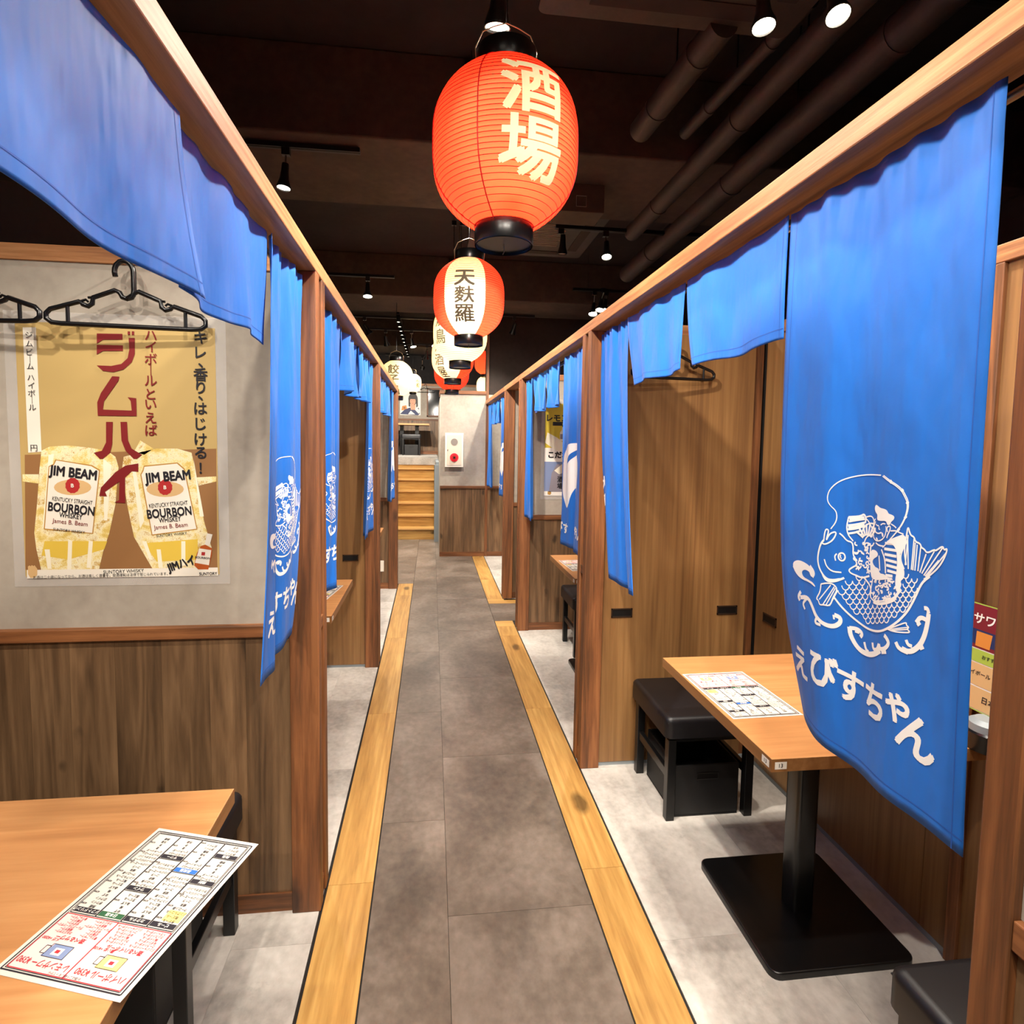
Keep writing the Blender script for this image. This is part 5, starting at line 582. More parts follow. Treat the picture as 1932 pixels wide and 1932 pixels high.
# ================================================================== CLOTHES HANGERS
def make_hanger(x, y, z, label, rz=0):
    """z is the height of the lower bar"""
    t = empty('clothes_hanger', (x, y, z), label, 'hanger', 'black plastic clothes hangers', rz)
    lp = [(-.165, 0, 0), (0, 0, 0), (.165, 0, 0), (.19, 0, .002), (.203, 0, .012), (.203, 0, .026), (.192, 0, .038), (.12, 0, .062)]
    R_ = lp[3:] + [(.112, 0, .055), (.098, 0, .050), (.088, 0, .058), (.085, 0, .075), (.03, 0, .098), (.018, 0, .092), (.012, 0, .080)]
    up = R_; half = [(p[0], 0, p[2]) for p in up]
    loop = half + [(0, 0, .076)] + [(-p[0], 0, p[2]) for p in reversed(half)] + [(-.165, 0, 0), (.165, 0, 0)]
    MB().tube(loop, .0068, 8, closed=True).build('frame', 'hangerplastic', t, smooth=True)
    for sx in (-1, 1):
        s = MB(); s.tube([(sx*.12, 0, .062), (sx*.104, 0, .068), (sx*.098, 0, .062)], .0035, 6); s.tube([(sx*.085, 0, .075), (sx*.098, 0, .074)], .0035, 6)
        s.build('strap_notch', 'hangerplastic', t)
    for sx in (-1, 1): MB().tube([(sx*.15, 0, 0), (sx*.15, 0, .052)], .005, 8).build('brace', 'hangerplastic', t)
    hk = [(0, 0, .076), (.016, 0, .088), (.018, 0, .10), (.018, 0, .15)] + [(-.006+.024*math.cos(a), 0, .150+.030*math.sin(a)) for a in (.3, .7, 1.1, 1.57, 2.0, 2.5, 2.9)] + [(-.030, 0, .147), (-.028, 0, .136)]
    MB().tube(hk, .007, 8).build('hook', 'hangerplastic', t, smooth=True)
    return t
def wall_hook(x, y, z, label):
    t = MB().tube([(0, .02, 0), (0, -.01, 0), (0, -.022, -.008), (0, -.03, .0), (0, -.03, .01)], .0022, 6).build('hanging_hook', 'chrome', loc=(x, y, z)); tag(t, label, 'hook', 'hooks on the top rails')
HG = .168
make_hanger(-.852, 1.735, 1.812, 'black clothes hanger in front of the yellow poster, whole in view', math.radians(4)); wall_hook(-.858, 1.772, 1.995, 'chrome hook holding the hanger in front of the yellow poster')
make_hanger(-1.262, 1.725, 1.812, 'black clothes hanger at the left edge, cut by the frame', math.radians(-6)); wall_hook(-1.266, 1.772, 1.995, 'chrome hook above the left edge, holding the cut off hanger')
make_hanger(1.055, 2.415, 1.795, 'black clothes hanger on the veneer partition behind the short blue curtain', math.radians(8)); wall_hook(1.05, 2.452, 1.978, 'chrome hook holding the hanger on the veneer partition')
for i, x in enumerate((-.62, -.15)): make_hanger(x, 13.0, 2.62, ['black hanger on the upstairs wall above the portrait poster', 'black hanger on the upstairs wall above the dark window'][i])

# ================================================================== NOREN CURTAINS
LC, RC = -.388, .735
def curtain_fn(side, yn, yf, zb, dn=0, df=0, amp=.012, nf=2.0, ph=0, gather=.5, sway=0, curl=0, zt=1.976, lift=0, cq=.55, front=.004):
    Xc = LC if side < 0 else RC
    def P(s, t):
        """s 0..1 left to right seen from the aisle, t 0..1 from rod to hem"""
        q = s if side < 0 else 1-s                    # 0 near, 1 far
        e0 = yn+dn*t**1.6; e1 = yf+df*t**1.6
        y = e0+(e1-e0)*q
        g = math.exp(-(t/.10)**2)*gather
        x = amp*math.sin(2*PI*(nf*q)+ph+.6*math.sin(3*t+ph))*(.35+.75*t) + .0045*g*math.sin(2*PI*q*nf*5.3+ph*2)+amp*.35*math.sin(2*PI*nf*2.3*q+ph*1.7+1.2*t)
        x += sway*t*t*(q-.5) + curl*(max(0, q-cq)/(1-cq))**2*t**5
        z = zt-(zt-zb)*t + .004*math.sin(2*PI*q*1.3+ph)*t + lift*t*(q**3)
        return Vector((Xc-side*(x+front), y, z))
    return P
def curtain(label, side, yn, yf, zb, prints=(), nu=46, nv=44, Wf=.44, **k):
    P = curtain_fn(side, yn, yf, zb, **k); mb = MB()
    v = [P(i/nu, j/nv) for j in range(nv+1) for i in range(nu+1)]
    f = []
    for j in range(nv):
        for i in range(nu): a = j*(nu+1)+i; f.append((a, a+1, a+nu+2, a+nu+1) if side < 0 else (a, a+1, a+nu+2, a+nu+1))
    base = P(.5, 0); org = Vector((base.x, (yn+yf)/2, zb))
    mb.add([p-org for p in v], f)
    o = mb.build('noren_curtain', 'cloth', smooth=True, loc=org); so = o.modifiers.new('thickness', 'SOLIDIFY'); so.thickness = .0012; so.offset = 0
    tag(o, label, 'curtain', 'blue split curtains of the booths')
    # sewn hems
    h = MB(); zt = k.get('zt', 1.976); H = zt-zb
    def off(s, t, d): p = P(s, t); return Vector((p.x-side*d, p.y, p.z))-org
    def strip(pts, w_s, w_t):
        vv = [];
        for s, t in pts: vv += [off(s-w_s, t-w_t, .0009), off(s+w_s, t+w_t, .0009)]
        h.add(vv, [(2*i, 2*i+1, 2*i+3, 2*i+2) for i in range(len(pts)-1)])
    n_ = 40
    strip([(.002+.996*i/n_, 1-.022/H) for i in range(n_+1)], 0, .0010/H)
    strip([(.035, i/n_) for i in range(n_+1)], .0020, 0); strip([(.965, i/n_) for i in range(n_+1)], .0020, 0)
    h.build('hem_stitching', 'stitch', o)
    if prints:
        pr = MB()
        def PM(sm, tm, dz=0): return off(min(max(sm/(Wf*1000), .002), .998), min(max(tm/(H*1000), 0), .998), .0012+dz)
        for kind in prints:
            if kind[0] == 'emblem':
                for w, fl in STROKES:
                    pts = smooth2(list(zip(fl[::2], fl[1::2]))); w = w*.62+.25; out = []
                    for i, p in enumerate(pts):
                        a = pts[max(i-1, 0)]; b_ = pts[min(i+1, len(pts)-1)]; dx, dy = b_[0]-a[0], b_[1]-a[1]; L_ = math.hypot(dx, dy) or 1
                        out += [PM(p[0]-dy/L_*w, p[1]+dx/L_*w), PM(p[0]+dy/L_*w, p[1]-dx/L_*w)]
                    pr.add(out, [(2*i, 2*i+1, 2*i+3, 2*i+2) for i in range(len(pts)-1)])
                for fl in FILLS: q_ = smooth2(list(zip(fl[::2], fl[1::2])), True); grid_poly(pr, q_, PM)
                for ch, x, y, hh, rot in (('え', 72, 911, 66, 0), ('び', 145, 893, 74, -3), ('す', 207, 896, 66, -3), ('ち', 268, 896, 66, -3), ('ゃ', 322, 884, 62, -5), ('ん', 362, 912, 74, -12)):
                    kind_text(pr, ch, x, y, hh, rot, PM, .035)
            elif kind[0] == 'text':
                for ch, x, y, hh in kind[1]: kind_text(pr, ch, x, y, hh, 0, PM, .04)
            elif kind[0] == 'shape':
                for pts in kind[1]:
                    grid_poly(pr, smooth2(pts, True), PM)
        pr.build('print', 'print', o)
    return o
def kind_text(pr, ch, x, y, hh, rot, PM, bold):
    v, f = text_mesh(ch, bold); r = math.radians(rot); c_, s_ = math.cos(r), math.sin(r)
    v2, f2 = gridcut([(hh*(p[0]*c_-p[1]*s_), hh*(p[0]*s_+p[1]*c_), p[2]) for p in v], f, 14)
    pr.add([PM(x+p[0], y-p[1], p[2]*2e-5) for p in v2], f2)
def smooth2(pts, closed=False):
    if len(pts) < 3: return pts
    for _ in range(2):
        o = [] if closed else [pts[0]]; n = len(pts)
        for i in range(n if closed else n-1):
            a, b_ = pts[i], pts[(i+1) % n]; o += [(a[0]*.75+b_[0]*.25, a[1]*.75+b_[1]*.25), (a[0]*.25+b_[0]*.75, a[1]*.25+b_[1]*.75)]
        pts = o if closed else o+[pts[-1]]
    return pts
def gridcut(v, f, step):
    """cut flat faces on a grid so that they can follow a curved surface"""
    if not v: return v, f
    bm = bmesh.new(); vs = [bm.verts.new(p) for p in v]
    for q in f:
        try: bm.faces.new([vs[i] for i in q])
        except ValueError: pass
    for ax in (0, 1):
        lo, hi = min(p[ax] for p in v), max(p[ax] for p in v); c = lo+step*.5
        while c < hi:
            bmesh.ops.bisect_plane(bm, geom=bm.verts[:]+bm.edges[:]+bm.faces[:], plane_co=(c, 0, 0) if ax == 0 else (0, c, 0), plane_no=(1, 0, 0) if ax == 0 else (0, 1, 0)); c += step
    bmesh.ops.triangulate(bm, faces=bm.faces[:]); bm.verts.index_update()
    V = [tuple(p.co) for p in bm.verts]; F = [tuple(q.index for q in fc.verts) for fc in bm.faces]; bm.free(); return V, F
def grid_poly(pr, pts, PM):
    v, f = gridcut([(a, b_, 0) for a, b_ in pts], [tuple(range(len(pts)))], 15); pr.add([PM(p[0], p[1]) for p in v], f)
plain('stitch', '#245cb8', .8)
EM = ('emblem',)
TXT = [('え', 60, 905, 66), ('び', 130, 900, 74), ('す', 200, 900, 66), ('ち', 268, 900, 66), ('ゃ', 325, 892, 60), ('ん', 375, 905, 70)]
TXT2 = [('え', 40, 930, 60), ('び', 100, 930, 66), ('す', 165, 930, 62), ('ち', 300, 925, 66), ('ゃ', 360, 915, 56), ('ん', 400, 925, 66)]
# a big crane-like bird figure printed in white on the other design
CRANE = [[(95, 560), (140, 500), (200, 470), (290, 470), (300, 500), (240, 510), (190, 540), (170, 590), (150, 640), (130, 600)], [(170, 590), (240, 540), (300, 520), (340, 560), (345, 640), (330, 760), (290, 760), (280, 690), (230, 720), (190, 830), (140, 790), (90, 700), (70, 640), (80, 590), (130, 560)],
         [(55, 560), (80, 570), (110, 620), (90, 640), (60, 600)]]
SIDETXT = [('大', 16, 640, 60), ('衆', 16, 715, 60), ('酒', 16, 790, 60), ('場', 16, 865, 60)]
R = 1; Lf = -1
curtain('largest blue curtain with fishing god emblem, nearest on the right', R, .676, 1.120, .940, [EM], nu=70, nv=70, amp=.009, nf=1.3, ph=.4, gather=.7, front=.002, df=-.010, dn=-.015, curl=-.095, cq=.62)
curtain('short blue valance beside the largest right curtain', R, 1.122, 1.600, 1.722, amp=.007, nf=1.2, ph=1.0, gather=.2, df=-.07)
curtain('short blue valance next to the narrow far curtain of the first right booth', R, 1.618, 2.096, 1.722, amp=.008, nf=1.6, ph=2.4, gather=.3, df=-.065)
curtain('narrow gathered blue curtain beside the middle right post', R, 2.104, 2.450, .955, [('text', SIDETXT)], amp=.013, nf=1.5, ph=2.2, gather=1, dn=-.17, df=-.12, curl=-.05)
curtain('wide blue valance at the top left corner', Lf, .430, .915, 1.722, amp=.005, nf=1.3, ph=.2, gather=.1, df=.07, front=.016)
curtain('second blue valance from the top left corner, overlapping the first', Lf, .918, 1.396, 1.722, amp=.009, nf=1.7, ph=1.8, gather=.2)
curtain('narrow blue curtain with fish emblem beside the front left post', Lf, 1.398, 1.755, .950, [EM], amp=.014, nf=1.4, ph=.9, gather=1, dn=-.12, df=-.05, curl=-.06, cq=.5)
curtain('long blue curtain at the near end of the second left booth', Lf, 1.955, 2.455, .945, [EM], amp=.020, nf=2.0, ph=.2, gather=1, df=-.14)
curtain('swirled short valance at the second left booth, hanging open', Lf, 2.47, 2.95, 1.722, amp=.028, nf=1.4, ph=3.9, gather=.5)
curtain('short valance beside the farther curtain of the second left booth', Lf, 2.96, 3.42, 1.722, amp=.020, nf=2.2, ph=1.1, gather=.4)
curtain('narrow printed curtain at the far end of the second left booth', Lf, 3.45, 3.735, .940, [EM], amp=.016, nf=1.5, ph=.6, gather=1, dn=-.2, df=-.05)
curtain('short valance at the near end of the farthest left booth', Lf, 4.00, 4.60, 1.722, amp=.02, nf=2, ph=2, gather=.4)
curtain('short valance in the middle of the farthest left booth', Lf, 4.62, 5.30, 1.722, amp=.02, nf=2, ph=.3, gather=.4)
curtain('narrow printed curtain at the end post of the left row', Lf, 5.33, 5.76, .945, [('text', TXT), ('shape', CRANE)], amp=.02, nf=1.6, ph=1.2, gather=1, dn=-.15, df=-.05)
curtain('printed blue curtain behind the middle right post, white bird figure', R, 2.68, 3.17, .950, [('text', TXT2), ('shape', CRANE)], amp=.016, nf=1.7, ph=.2, gather=1)
curtain('short valance beside the bird figure curtain in the second right booth', R, 3.20, 3.62, 1.722, amp=.018, nf=1.7, ph=.8, gather=.3)
curtain('short valance beside the far curtain of the second right booth', R, 3.63, 4.08, 1.722, amp=.018, nf=1.7, ph=2.0, gather=.3)
curtain('long plain curtain at the far end of the second right booth', R, 4.09, 4.385, .935, amp=.02, nf=1.6, ph=.4, gather=1, dn=-.05, df=.0, curl=-.04)
curtain('printed curtain behind the post of the farthest right booth', R, 5.52, 6.05, .95, [('text', TXT2), ('shape', CRANE)], amp=.02, nf=1.7, ph=.2, gather=1)
curtain('short valance beside the printed curtain of the farthest right booth', R, 6.08, 6.5, 1.722, amp=.018, nf=1.7, ph=.8, gather=.3)
curtain('short valance beside the plain curtain of the farthest right booth', R, 6.52, 6.95, 1.722, amp=.018, nf=1.7, ph=2.0, gather=.3)
curtain('long plain curtain at the far end of the farthest right booth', R, 6.93, 7.37, .945, amp=.02, nf=1.6, ph=.4, gather=1, dn=-.1)
for sd, a, b, nm in ((R, .61, 2.462, 'first right booth'), (R, 2.603, 4.398, 'second right booth'), (R, 5.476, 7.40, 'farthest right booth'), (Lf, .0, 1.763, 'front left booth'), (Lf, 1.904, 3.743, 'second left booth'), (Lf, 3.884, 5.778, 'farthest left booth')):
    X = (LC if sd < 0 else RC)
    MB().tube([(X+sd*.022, a, 1.966), (X+sd*.022, b, 1.966)], .007, 10).build('curtain_rod', 'chrome', smooth=True, label='thin metal curtain rod of the '+nm, category='rod', group='curtain rods')

# ================================================================== LANTERNS
def wrap_glyphs(items, prof, step=.012, off=.0014):
    """items: (char, angle0, z, size, sx); cut fine, then laid on the lantern surface"""
    V = []; F = []
    for ch, a0, zc, h, sx, bold in items:
        v, f = text_mesh(ch, bold); v, f = gridcut([(p[0]*h*sx, p[1]*h, p[2]) for p in v], f, step); o = len(V)
        for p in v:
            z = zc+p[1]; r = prof(z); a = -PI/2+a0+p[0]/max(r, .05); V.append(((r+off+p[2]*2e-5)*math.cos(a), (r+off+p[2]*2e-5)*math.sin(a), z))
        F += [tuple(i+o for i in q) for q in f]
    return V, F
def lantern(x, y, zb, label, style, glyphs=(), gink='greyink', scale=1.0, watts=2.6, ribs=34, seams=(), cord=True, group='paper lanterns hung in a row over the aisle'):
    t = empty('paper_lantern', (x, y, zb), label, 'lantern', group); t.scale = (scale,)*3
    z0, z1, Rm = .045, .425, .181
    def pr(z):
        u = 2*(z-z0)/(z1-z0)-1; return Rm*(1-.60*abs(u)**3.2)
    n = 64; prof = []
    for k in range(ribs*3+1):
        z = z0+(z1-z0)*k/(ribs*3); prof.append((pr(z)-(.0022 if k % 3 == 0 else 0), z))
    v = []; f = []; mi = []
    for r, z in prof: v += [(r*math.cos(2*PI*i/n), r*math.sin(2*PI*i/n), z) for i in range(n)]
    for j in range(len(prof)-1):
        for i in range(n):
            f.append((j*n+i, j*n+(i+1) % n, (j+1)*n+(i+1) % n, (j+1)*n+i)); a = (math.degrees(2*PI*(i+.5)/n)+90+180) % 360-180
            mi.append(style(a))
    mb = MB(); mb.v = v; mb.f = f; mb.m = mi
    sh = mb.build('paper_shade', ['redpaper', 'creampaper'], t, smooth=True)
    rb = MB()
    for k in range(1, ribs):
        z = z0+(z1-z0)*k/ribs; r = pr(z)-.0012; rb.lathe([(r, z-.0009), (r+.0009, z), (r, z+.0009)], n, caps=False)
    sty = 'ribline' if style(0) == 0 else 'riblinepale'
    o = rb.build('rib_wire', sty, t, kind='stuff')
    if seams:
        sm = MB()
        for a in seams:
            aa = -PI/2+math.radians(a); sm.tube([((pr(z)+.0006)*math.cos(aa), (pr(z)+.0006)*math.sin(aa), z) for z in [z0+(z1-z0)*i/24 for i in range(25)]], .0017, 5)
        sm.build('seam', 'redink', t)
    if glyphs:
        V, F = wrap_glyphs(glyphs, pr); g = MB(); g.add(V, F); g.build('lettering', gink, t)
    for nm, za, zb_ in (('bottom_ring', 0, .052), ('top_ring', z1-.006, z1+.045)):
        r = .0735; q = MB(); q.lathe([(r, za), (r+.001, za+.002), (r+.001, zb_-.002), (r, zb_), (r-.003, zb_), (r-.003, za)], 48, caps=False)
        if nm == 'bottom_ring': q.lathe([(.0005, za+.006), (r-.003, za+.006)], 48, caps=False)
        q.build(nm, 'blackmetal', t, smooth=False, angle=.6)
    MB().tube([(-.074, 0, z1+.01), (-.078, 0, z1+.05), (-.06, 0, z1+.09), (-.03, 0, z1+.105), (0, 0, z1+.115), (.03, 0, z1+.105), (.06, 0, z1+.09), (.078, 0, z1+.05), (.074, 0, z1+.01)], .0016, 6).build('wire_bail', 'wire', t, smooth=True)
    if cord: MB().tube([(0, 0, z1+.115), (0, 0, (3.45-zb)/scale)], .0022, 6).build('cord', 'black', t)
    MB().tube([(0, 0, .006), (.002, 0, -.012), (-.002, 0, -.02)], .0012, 5).build('hook_wire', 'wire', t)
    MB().lathe([(.002, .20), (.014, .205), (.024, .222), (.026, .24), (.018, .262), (.013, .285), (.013, .31), (.002, .312)], 16).build('bulb', 'bulb', t, smooth=True)
    l = bpy.data.lights.new('lantern_bulb', 'POINT'); l.energy = watts*LIGHT*scale**2; l.color = (1.0, .78, .5); l.shadow_soft_size = .03; lo = bpy.data.objects.new('lantern_bulb', l); COL.objects.link(lo); lo.parent = t; lo.location = (0, 0, .19)
    return t
allred = lambda a: 0
cream = lambda a: 1
side_red = lambda a: 0 if (34 < abs(a+11) < 146) else 1
half = lambda a: 1 if -150 < a < 22 else 0
r_ = math.radians
lantern(.178, 1.47, 1.999, 'big red paper lantern nearest the camera, two white characters', allred, [('酒', r_(14), .294, .130, 1.22, .03), ('場', r_(14), .165, .130, 1.22, .03)], 'glyphpaper', seams=(-27, -84, 78, 140, 200), watts=6)
lantern(.184, 2.966, 1.999, 'red and cream paper lantern, second in the row, three dark characters', side_red, [('天', r_(-11), .295, .085, 1.25, .034), ('麩', r_(-11), .215, .082, 1.25, .022), ('羅', r_(-11), .130, .085, 1.25, .022)])
lantern(.185, 3.879, 1.999, 'cream paper lantern, third in the row, mostly behind the second', cream, [('焼', r_(-50), .30, .10, 1, .02), ('鳥', r_(-50), .19, .10, 1, .02)])
lantern(.174, 4.946, 1.999, 'cream and red paper lantern, fourth in the row', half, [('居', r_(-42), .30, .1, 1, .02), ('酒', r_(-42), .19, .1, 1, .02), ('屋', r_(-42), .09, .09, 1, .02)])
lantern(.20, 5.98, 1.999, 'plain red paper lantern, farthest of the aisle row', allred, seams=(-30, -85, 10, 75))
G2 = 'lanterns hung by the stairs'
lantern(-.395, 6.437, 1.96, 'long cream lantern with brushed characters beside the left beam end', cream, [('餃', r_(-8), .32, .11, 1.2, .03), ('子', r_(-8), .21, .11, 1.2, .03), ('鍋', r_(-8), .10, .10, 1.2, .03)], group=G2)
lantern(-.30, 9.0, 2.24, 'small round cream lantern over the stairs', cream, [('酒', r_(40), .30, .12, 1, .02), ('肴', r_(40), .18, .12, 1, .02)], scale=.72, group=G2, watts=8)
lantern(.80, 8.7, 2.50, 'red lantern half hidden by the dark wall edge', allred, scale=.9, group=G2, watts=8)
lantern(.86, 9.3, 2.24, 'cream lantern half hidden by the dark wall edge', cream, scale=.8, group=G2, watts=8)

# ================================================================== TRACKS AND SPOTLIGHTS
TRACKS = []
def track(y, x0, x1, z, label, wires=()):
    TRACKS.append(y)
    t = empty('light_track', ((x0+x1)/2, y, z), label, 'light track', 'ceiling light tracks'); w = (x1-x0)/2
    MB().box(-w, w, -.017, .017, -.012, .012).build('rail', 'blackmetal', t, bevel=.001); MB().box(-w, w, -.006, .006, -.0135, -.011).build('channel', 'slotdark', t)
    for x in wires: MB().tube([(x-t.location.x, 0, .012), (x-t.location.x, 0, 3.45-z)], .0015, 5).build('suspension_wire', 'black', t)
    return t
def spot(x, y, z, aim, label, watts=45, size=92, ztrack=3.0, group='black track spotlights', lit=True, light=True, r=.036):
    if y > 5 and r > .03: r = .043
    yt = min(TRACKS, key=lambda q: abs(q-y)); yt = yt-y if abs(yt-y) < .2 and ztrack < 3.2 else 0
    if ztrack >= 3.2: yt = None
    t = empty('track_spotlight', (x, y, z), label, 'spotlight', group)
    d = (Vector(aim)-Vector((x, y, z))).normalized(); q = d.to_track_quat('-Z', 'Y')
    h = .13; top = -d*h
    tz = ztrack-z-.013
    if tz > .06:
        ty = top.y if yt is None else yt
        MB().box(-.02+top.x, .02+top.x, -.014+ty, .014+ty, tz-.035, tz+.003).build('adapter', 'blackmetal', t)
        MB().tube([(top.x, ty, tz-.03), (top.x*.9, top.y*.9, max(top.z*.6, tz-.1)), tuple(top*.8)], .005, 6).build('arm', 'chrome', t)
    hd = MB(); hd.lathe([(.010, h), (.017, h-.004), (.020, h-.05), (.024, .045), (r, .008), (r, 0), (r-.003, 0), (r-.006, .010)], 20, caps=False); hd.lathe([(.0005, h), (.010, h)], 20, caps=False)
    o = hd.build('lamp_head', 'blackmetal', t, angle=.6); o.rotation_mode = 'QUATERNION'; o.rotation_quaternion = q
    MB().lathe([(.0005, .003), (r-.004, .006), (r-.005, .012)], 20, caps=False).build('lens', 'lens' if lit else 'fluor', o, smooth=True)
    if lit and light:
        l = bpy.data.lights.new('spot_beam', 'SPOT'); l.energy = watts*LIGHT; l.color = WARM; l.spot_size = math.radians(size); l.spot_blend = .85; l.shadow_soft_size = .028
        lo = bpy.data.objects.new('spot_beam', l); COL.objects.link(lo); lo.parent = o; lo.location = (0, 0, -.006)
    return t
track(3.12, -.95, -.38, 3.0, 'short light track upper left over the aisle', (-.87,)); track(5.38, -.96, -.35, 3.0, 'light track over the second left booth'); track(3.97, .84, 2.3, 3.0, 'long light track to the right of the red lantern', (1.40,)); track(1.80, .7, 1.9, 3.0, 'light track at the top right edge'); track(5.5, 1.35, 1.95, 3.0, 'light track beyond the right beam', (1.5,))
track(7.1, -1.1, .0, 3.0, 'light track over the end of the left row', (-.42,)); track(7.85, -.9, .1, 3.0, 'light track in front of the stairs'); track(6.75, .7, 1.2, 3.0, 'light track on the dark wall side'); track(.6, -1.4, 1.4, 3.0, 'added unseen light track above the camera')  # last track is out of view, added to carry fill lamps
track(-.7, -1.4, 1.4, 3.0, 'added unseen light track behind the camera'); track(8.95, -.5, .1, 3.0, 'light track over the lower stairs'); track(10.08, -.8, .05, 3.0, 'light track over the top stair')  # first track is unseen too, added for the fill lamps behind the camera
t = empty('light_track', (-.41, 8.45, 3.0), 'long light track running toward the stairs with the row of bulbs', 'light track', 'ceiling light tracks'); MB().box(-.017, .017, -1.5, 1.5, .013, .037).build('rail', 'blackmetal', t)
spot(-.76, 3.10, 2.78, (-.95, 2.9, 0), 'spotlight on the short upper left track', 45)
spot(-.585, 5.33, 2.80, (-.5, 4.7, 0), 'spotlight over the second left booth', 50)
spot(1.19, 3.90, 2.79, (1.0, 3.0, .4), 'starry bright spotlight to the right of the red lantern', 60)
spot(.88, 3.92, 2.80, (.88, 4.3, 0), 'unlit spotlight behind the red lantern', lit=False)
spot(1.00, 1.72, 2.78, (.9, 1.2, 0), 'spotlight at the top right, left of a pair', 55)
spot(1.20, 1.66, 2.79, (1.0, .6, .2), 'spotlight at the top right, right of a pair, facing the camera', 60)
spot(.168, 1.60, 2.615, (.10, 2.2, 0), 'spotlight right above the big red lantern', 115, 176, ztrack=3.43)
spot(.172, 3.05, 2.63, (.17, 3.9, 0), 'spotlight above the second lantern', 100, 176, ztrack=3.43)
spot(2.0, 3.86, 2.79, (1.3, 3.6, 0), 'spotlight glimpsed through the gap above the right curtains', 60)
for i, (x, y, z) in enumerate(((1.545, 5.47, 2.76), (1.60, 5.42, 2.79), (1.66, 5.47, 2.80))): spot(x, y, z, (1.1, 4.6, .2), 'one of three clustered spotlights beyond the right beam', 40, group='cluster of three spotlights', light=i != 1)
spot(.925, 6.70, 2.78, (.45, 7.41, 1.1), 'spotlight in front of the dark wall', 85)
spot(-.745, 7.03, 2.78, (.3, 7.4, 1.2), 'spotlight above the end of the left beam', 75)
for y_, nm_ in ((4.05, 'third'), (5.12, 'fourth'), (6.15, 'fifth')): spot(.18, y_, 2.64, (.18, y_+.6, 0), 'spotlight above the %s lantern of the row' % nm_, 90, 176, ztrack=3.43)
spot(-.607, 7.83, 2.78, (-.3, 8.7, .7), 'spotlight left of the long bulb row, before the stairs', 90)
spot(-.258, 7.88, 2.78, (.2, 7.3, .5), 'spotlight right of the long bulb row, before the stairs', 110)
spot(-.097, 8.94, 2.78, (-.3, 9.6, .8), 'spotlight over the staircase', 110)
spot(.03, 7.90, 2.80, (-.1, 7.0, 1.0), 'spotlight left of the lantern row, before the stairs', 60)
spot(-.511, 10.1, 2.78, (-.5, 12, 1.6), 'right one of two spotlights over the top stair', 110); spot(-.60, 10.12, 2.78, (-.7, 11.5, 1.2), 'left one of two spotlights over the top stair', 110); spot(-.172, 10.03, 2.78, (-.2, 12.9, 2.2), 'single spotlight over the top stair', 140)
for i in range(11): spot(-.41, 7.03+.28*i, 2.93, (-.41, 7.03+.28*i, 0), 'one of the small bright bulbs in the long row toward the stairs', 30, group='long row of bulbs toward the stairs', light=i % 4 == 1, r=.026)
# added lamps out of view, brightening the near booths, curtains and right post
OFF = 'added fill spotlights above the viewer'
for x, y, aim, w in ((-.95, .6, (-1.0, 1.3, .6), 60), (-.2, .6, (-.6, 1.4, .8), 45), (.45, .6, (1.0, 1.6, .6), 55), (1.2, .6, (1.0, 1.5, 0), 55), (-.6, -.7, (-.9, 1.2, .8), 70), (.6, -.7, (.8, 1.0, .8), 65), (.17, -.7, (.4, 1.2, .4), 70), (-.05, .6, (.85, .75, .9), 48), (-.1, -.7, (.8, .8, .7), 40)):
    spot(x, y, 2.80, aim, 'added unseen fill spotlight above the viewer', w, group=OFF)

# ================================================================== CEILING SERVICES
def pipe(x0, y0, x1, y1, z, r, label, bands=4, mat='duct'):
    t = empty('ceiling_pipe', ((x0+x1)/2, (y0+y1)/2, z), label, 'pipe', 'pipes under the ceiling'); a = Vector(((x0-x1)/2, (y0-y1)/2, 0))
    MB().tube([a, a*.5, a*0, -a*.5, -a], r, 20).build('pipe', mat, t, smooth=False, angle=.6)
    for i in range(bands): p = a*(1-2*(i+.5)/bands); d = a.normalized()*.012; MB().tube([p-d, p+d], r+.004, 20).build('band', mat, t, angle=.6)
    MB().tube([(0, 0, r), (0, 0, 3.44-z)], .004, 6).build('hanger_rod', 'black', t)
    return t
pipe(1.40, .2, 1.40, 4.0, 3.0, .055, 'long dark pipe running under the ceiling, inner of two')
pipe(1.66, .2, 1.70, 4.95, 3.0, .07, 'thicker long dark pipe beside the right beam, outer of two')
pipe(1.04, 2.05, 1.0, 2.78, 3.03, .055, 'short fat duct left of the long pipes', 2)
pipe(1.34, 2.0, 1.28, 2.9, 3.10, .03, 'thin duct between the short duct and the long pipes', 2)
def cassette(x, y, z, label):
    t = empty('ceiling_air_conditioner', (x, y, z), label, 'air conditioner')
    MB().box(-.42, .42, -.42, .42, .03, 3.44-z).build('housing', 'duct', t, bevel=.01); MB().rbox(-.47, .47, -.47, .47, 0, .03, .03).build('panel', 'duct', t, bevel=.003)
    for i in range(14): MB().box(-.22, .22, -.22+i*.032, -.212+i*.032, -.006, .004).build('slat', 'fluor', t)
    for a in (0, 1, 2, 3):
        o = MB().box(-.3, .3, -.40, -.33, -.004, .002).build('louvre', 'blackceil', t); o.rotation_euler = (0, 0, a*PI/2)
    return t
cassette(.83, 1.62, 3.02, 'dark ceiling air conditioner right of the big lantern'); cassette(.74, 4.28, 3.05, 'ceiling air conditioner behind the big red lantern')
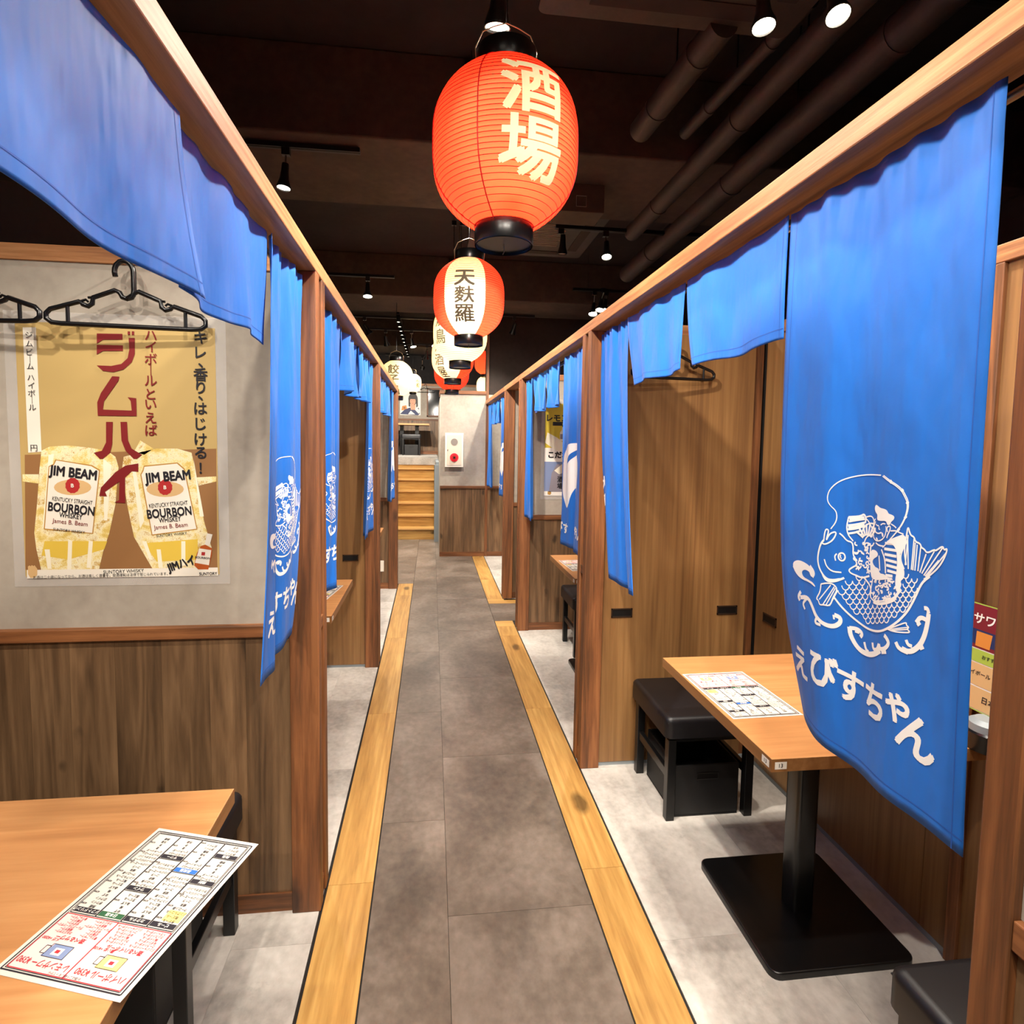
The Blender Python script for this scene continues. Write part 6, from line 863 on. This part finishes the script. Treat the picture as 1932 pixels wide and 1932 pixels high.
t = empty('ceiling_box', (.86, 3.45, 2.86), 'small square box hanging behind the big red lantern', 'box'); MB().box(-.14, .14, -.1, .1, 0, .16).build('body', 'concrete', t, bevel=.004); MB().tube([(-.03, -.102, .03), (.03, -.102, .03), (.03, -.102, .09), (-.03, -.102, .09)], .002, 5, closed=True).build('label_frame', 'fluor', t)

# ================================================================== HOSE CABINET AND UPSTAIRS FURNITURE
t = empty('alarm_cabinet', (.287, 7.398, 1.18), 'white alarm cabinet with a round red lamp on the plaster pillar', 'alarm box')
MB().box(-.118, .118, -.03, .0, 0, .44).build('frame', 'whitepaint', t, bevel=.003); MB().box(-.095, .095, -.034, -.029, .022, .418).build('door', 'cream', t, bevel=.002)
def disc(nm, r, z, d, mat, par, dep=.006):
    m_ = MB(); m_.tube([(0, -.034, z), (0, -.034-dep, z)], r, 28); return m_.build(nm, mat, par, angle=.6)
disc('speaker_grille', .045, .325, 0, 'fluor', t, .003); disc('lamp_ring', .055, .125, 0, 'redlamp', t, .006); disc('lamp', .034, .125, 0, 'redink', t, .03); disc('button', .014, .125, 0, 'black', t, .034)
MB().box(-.088, -.08, -.038, -.034, .21, .23).build('latch', 'chrome', t)
t = empty('upstairs_table', (-.62, 12.35, 1.225), 'wooden table on two black legs on the upper floor', 'table'); MB().box(-.5, .56, -.3, .3, .625, .66).build('tabletop', 'table', t)
for x in (-.02, .30): MB().box(x-.04, x+.04, -.04, .04, 0, .625).build('leg', 'blackmetal', t)
for x, l in ((-.42, 'right one of two black stools on the upper floor'), (-.86, 'left one of two black stools on the upper floor')):
    s = make_stool(x, 11.9, l, 'stools on the upper floor'); s.location.z = 1.225
    c = crate(x, 11.9, l.replace('black stools', 'storage boxes').replace('floor', 'floor, under a stool'),   .27, .3, .215); c.location.z = 1.225; c['group'] = 'storage boxes on the upper floor'
t = MB().rbox(-.02, .02, -.012, .0, 0, .11, .006).build('wall_switch_plate', 'whitepaint', loc=(-.497, 5.798, .18)); tag(t, 'white socket plate low on the farthest left partition', 'socket')
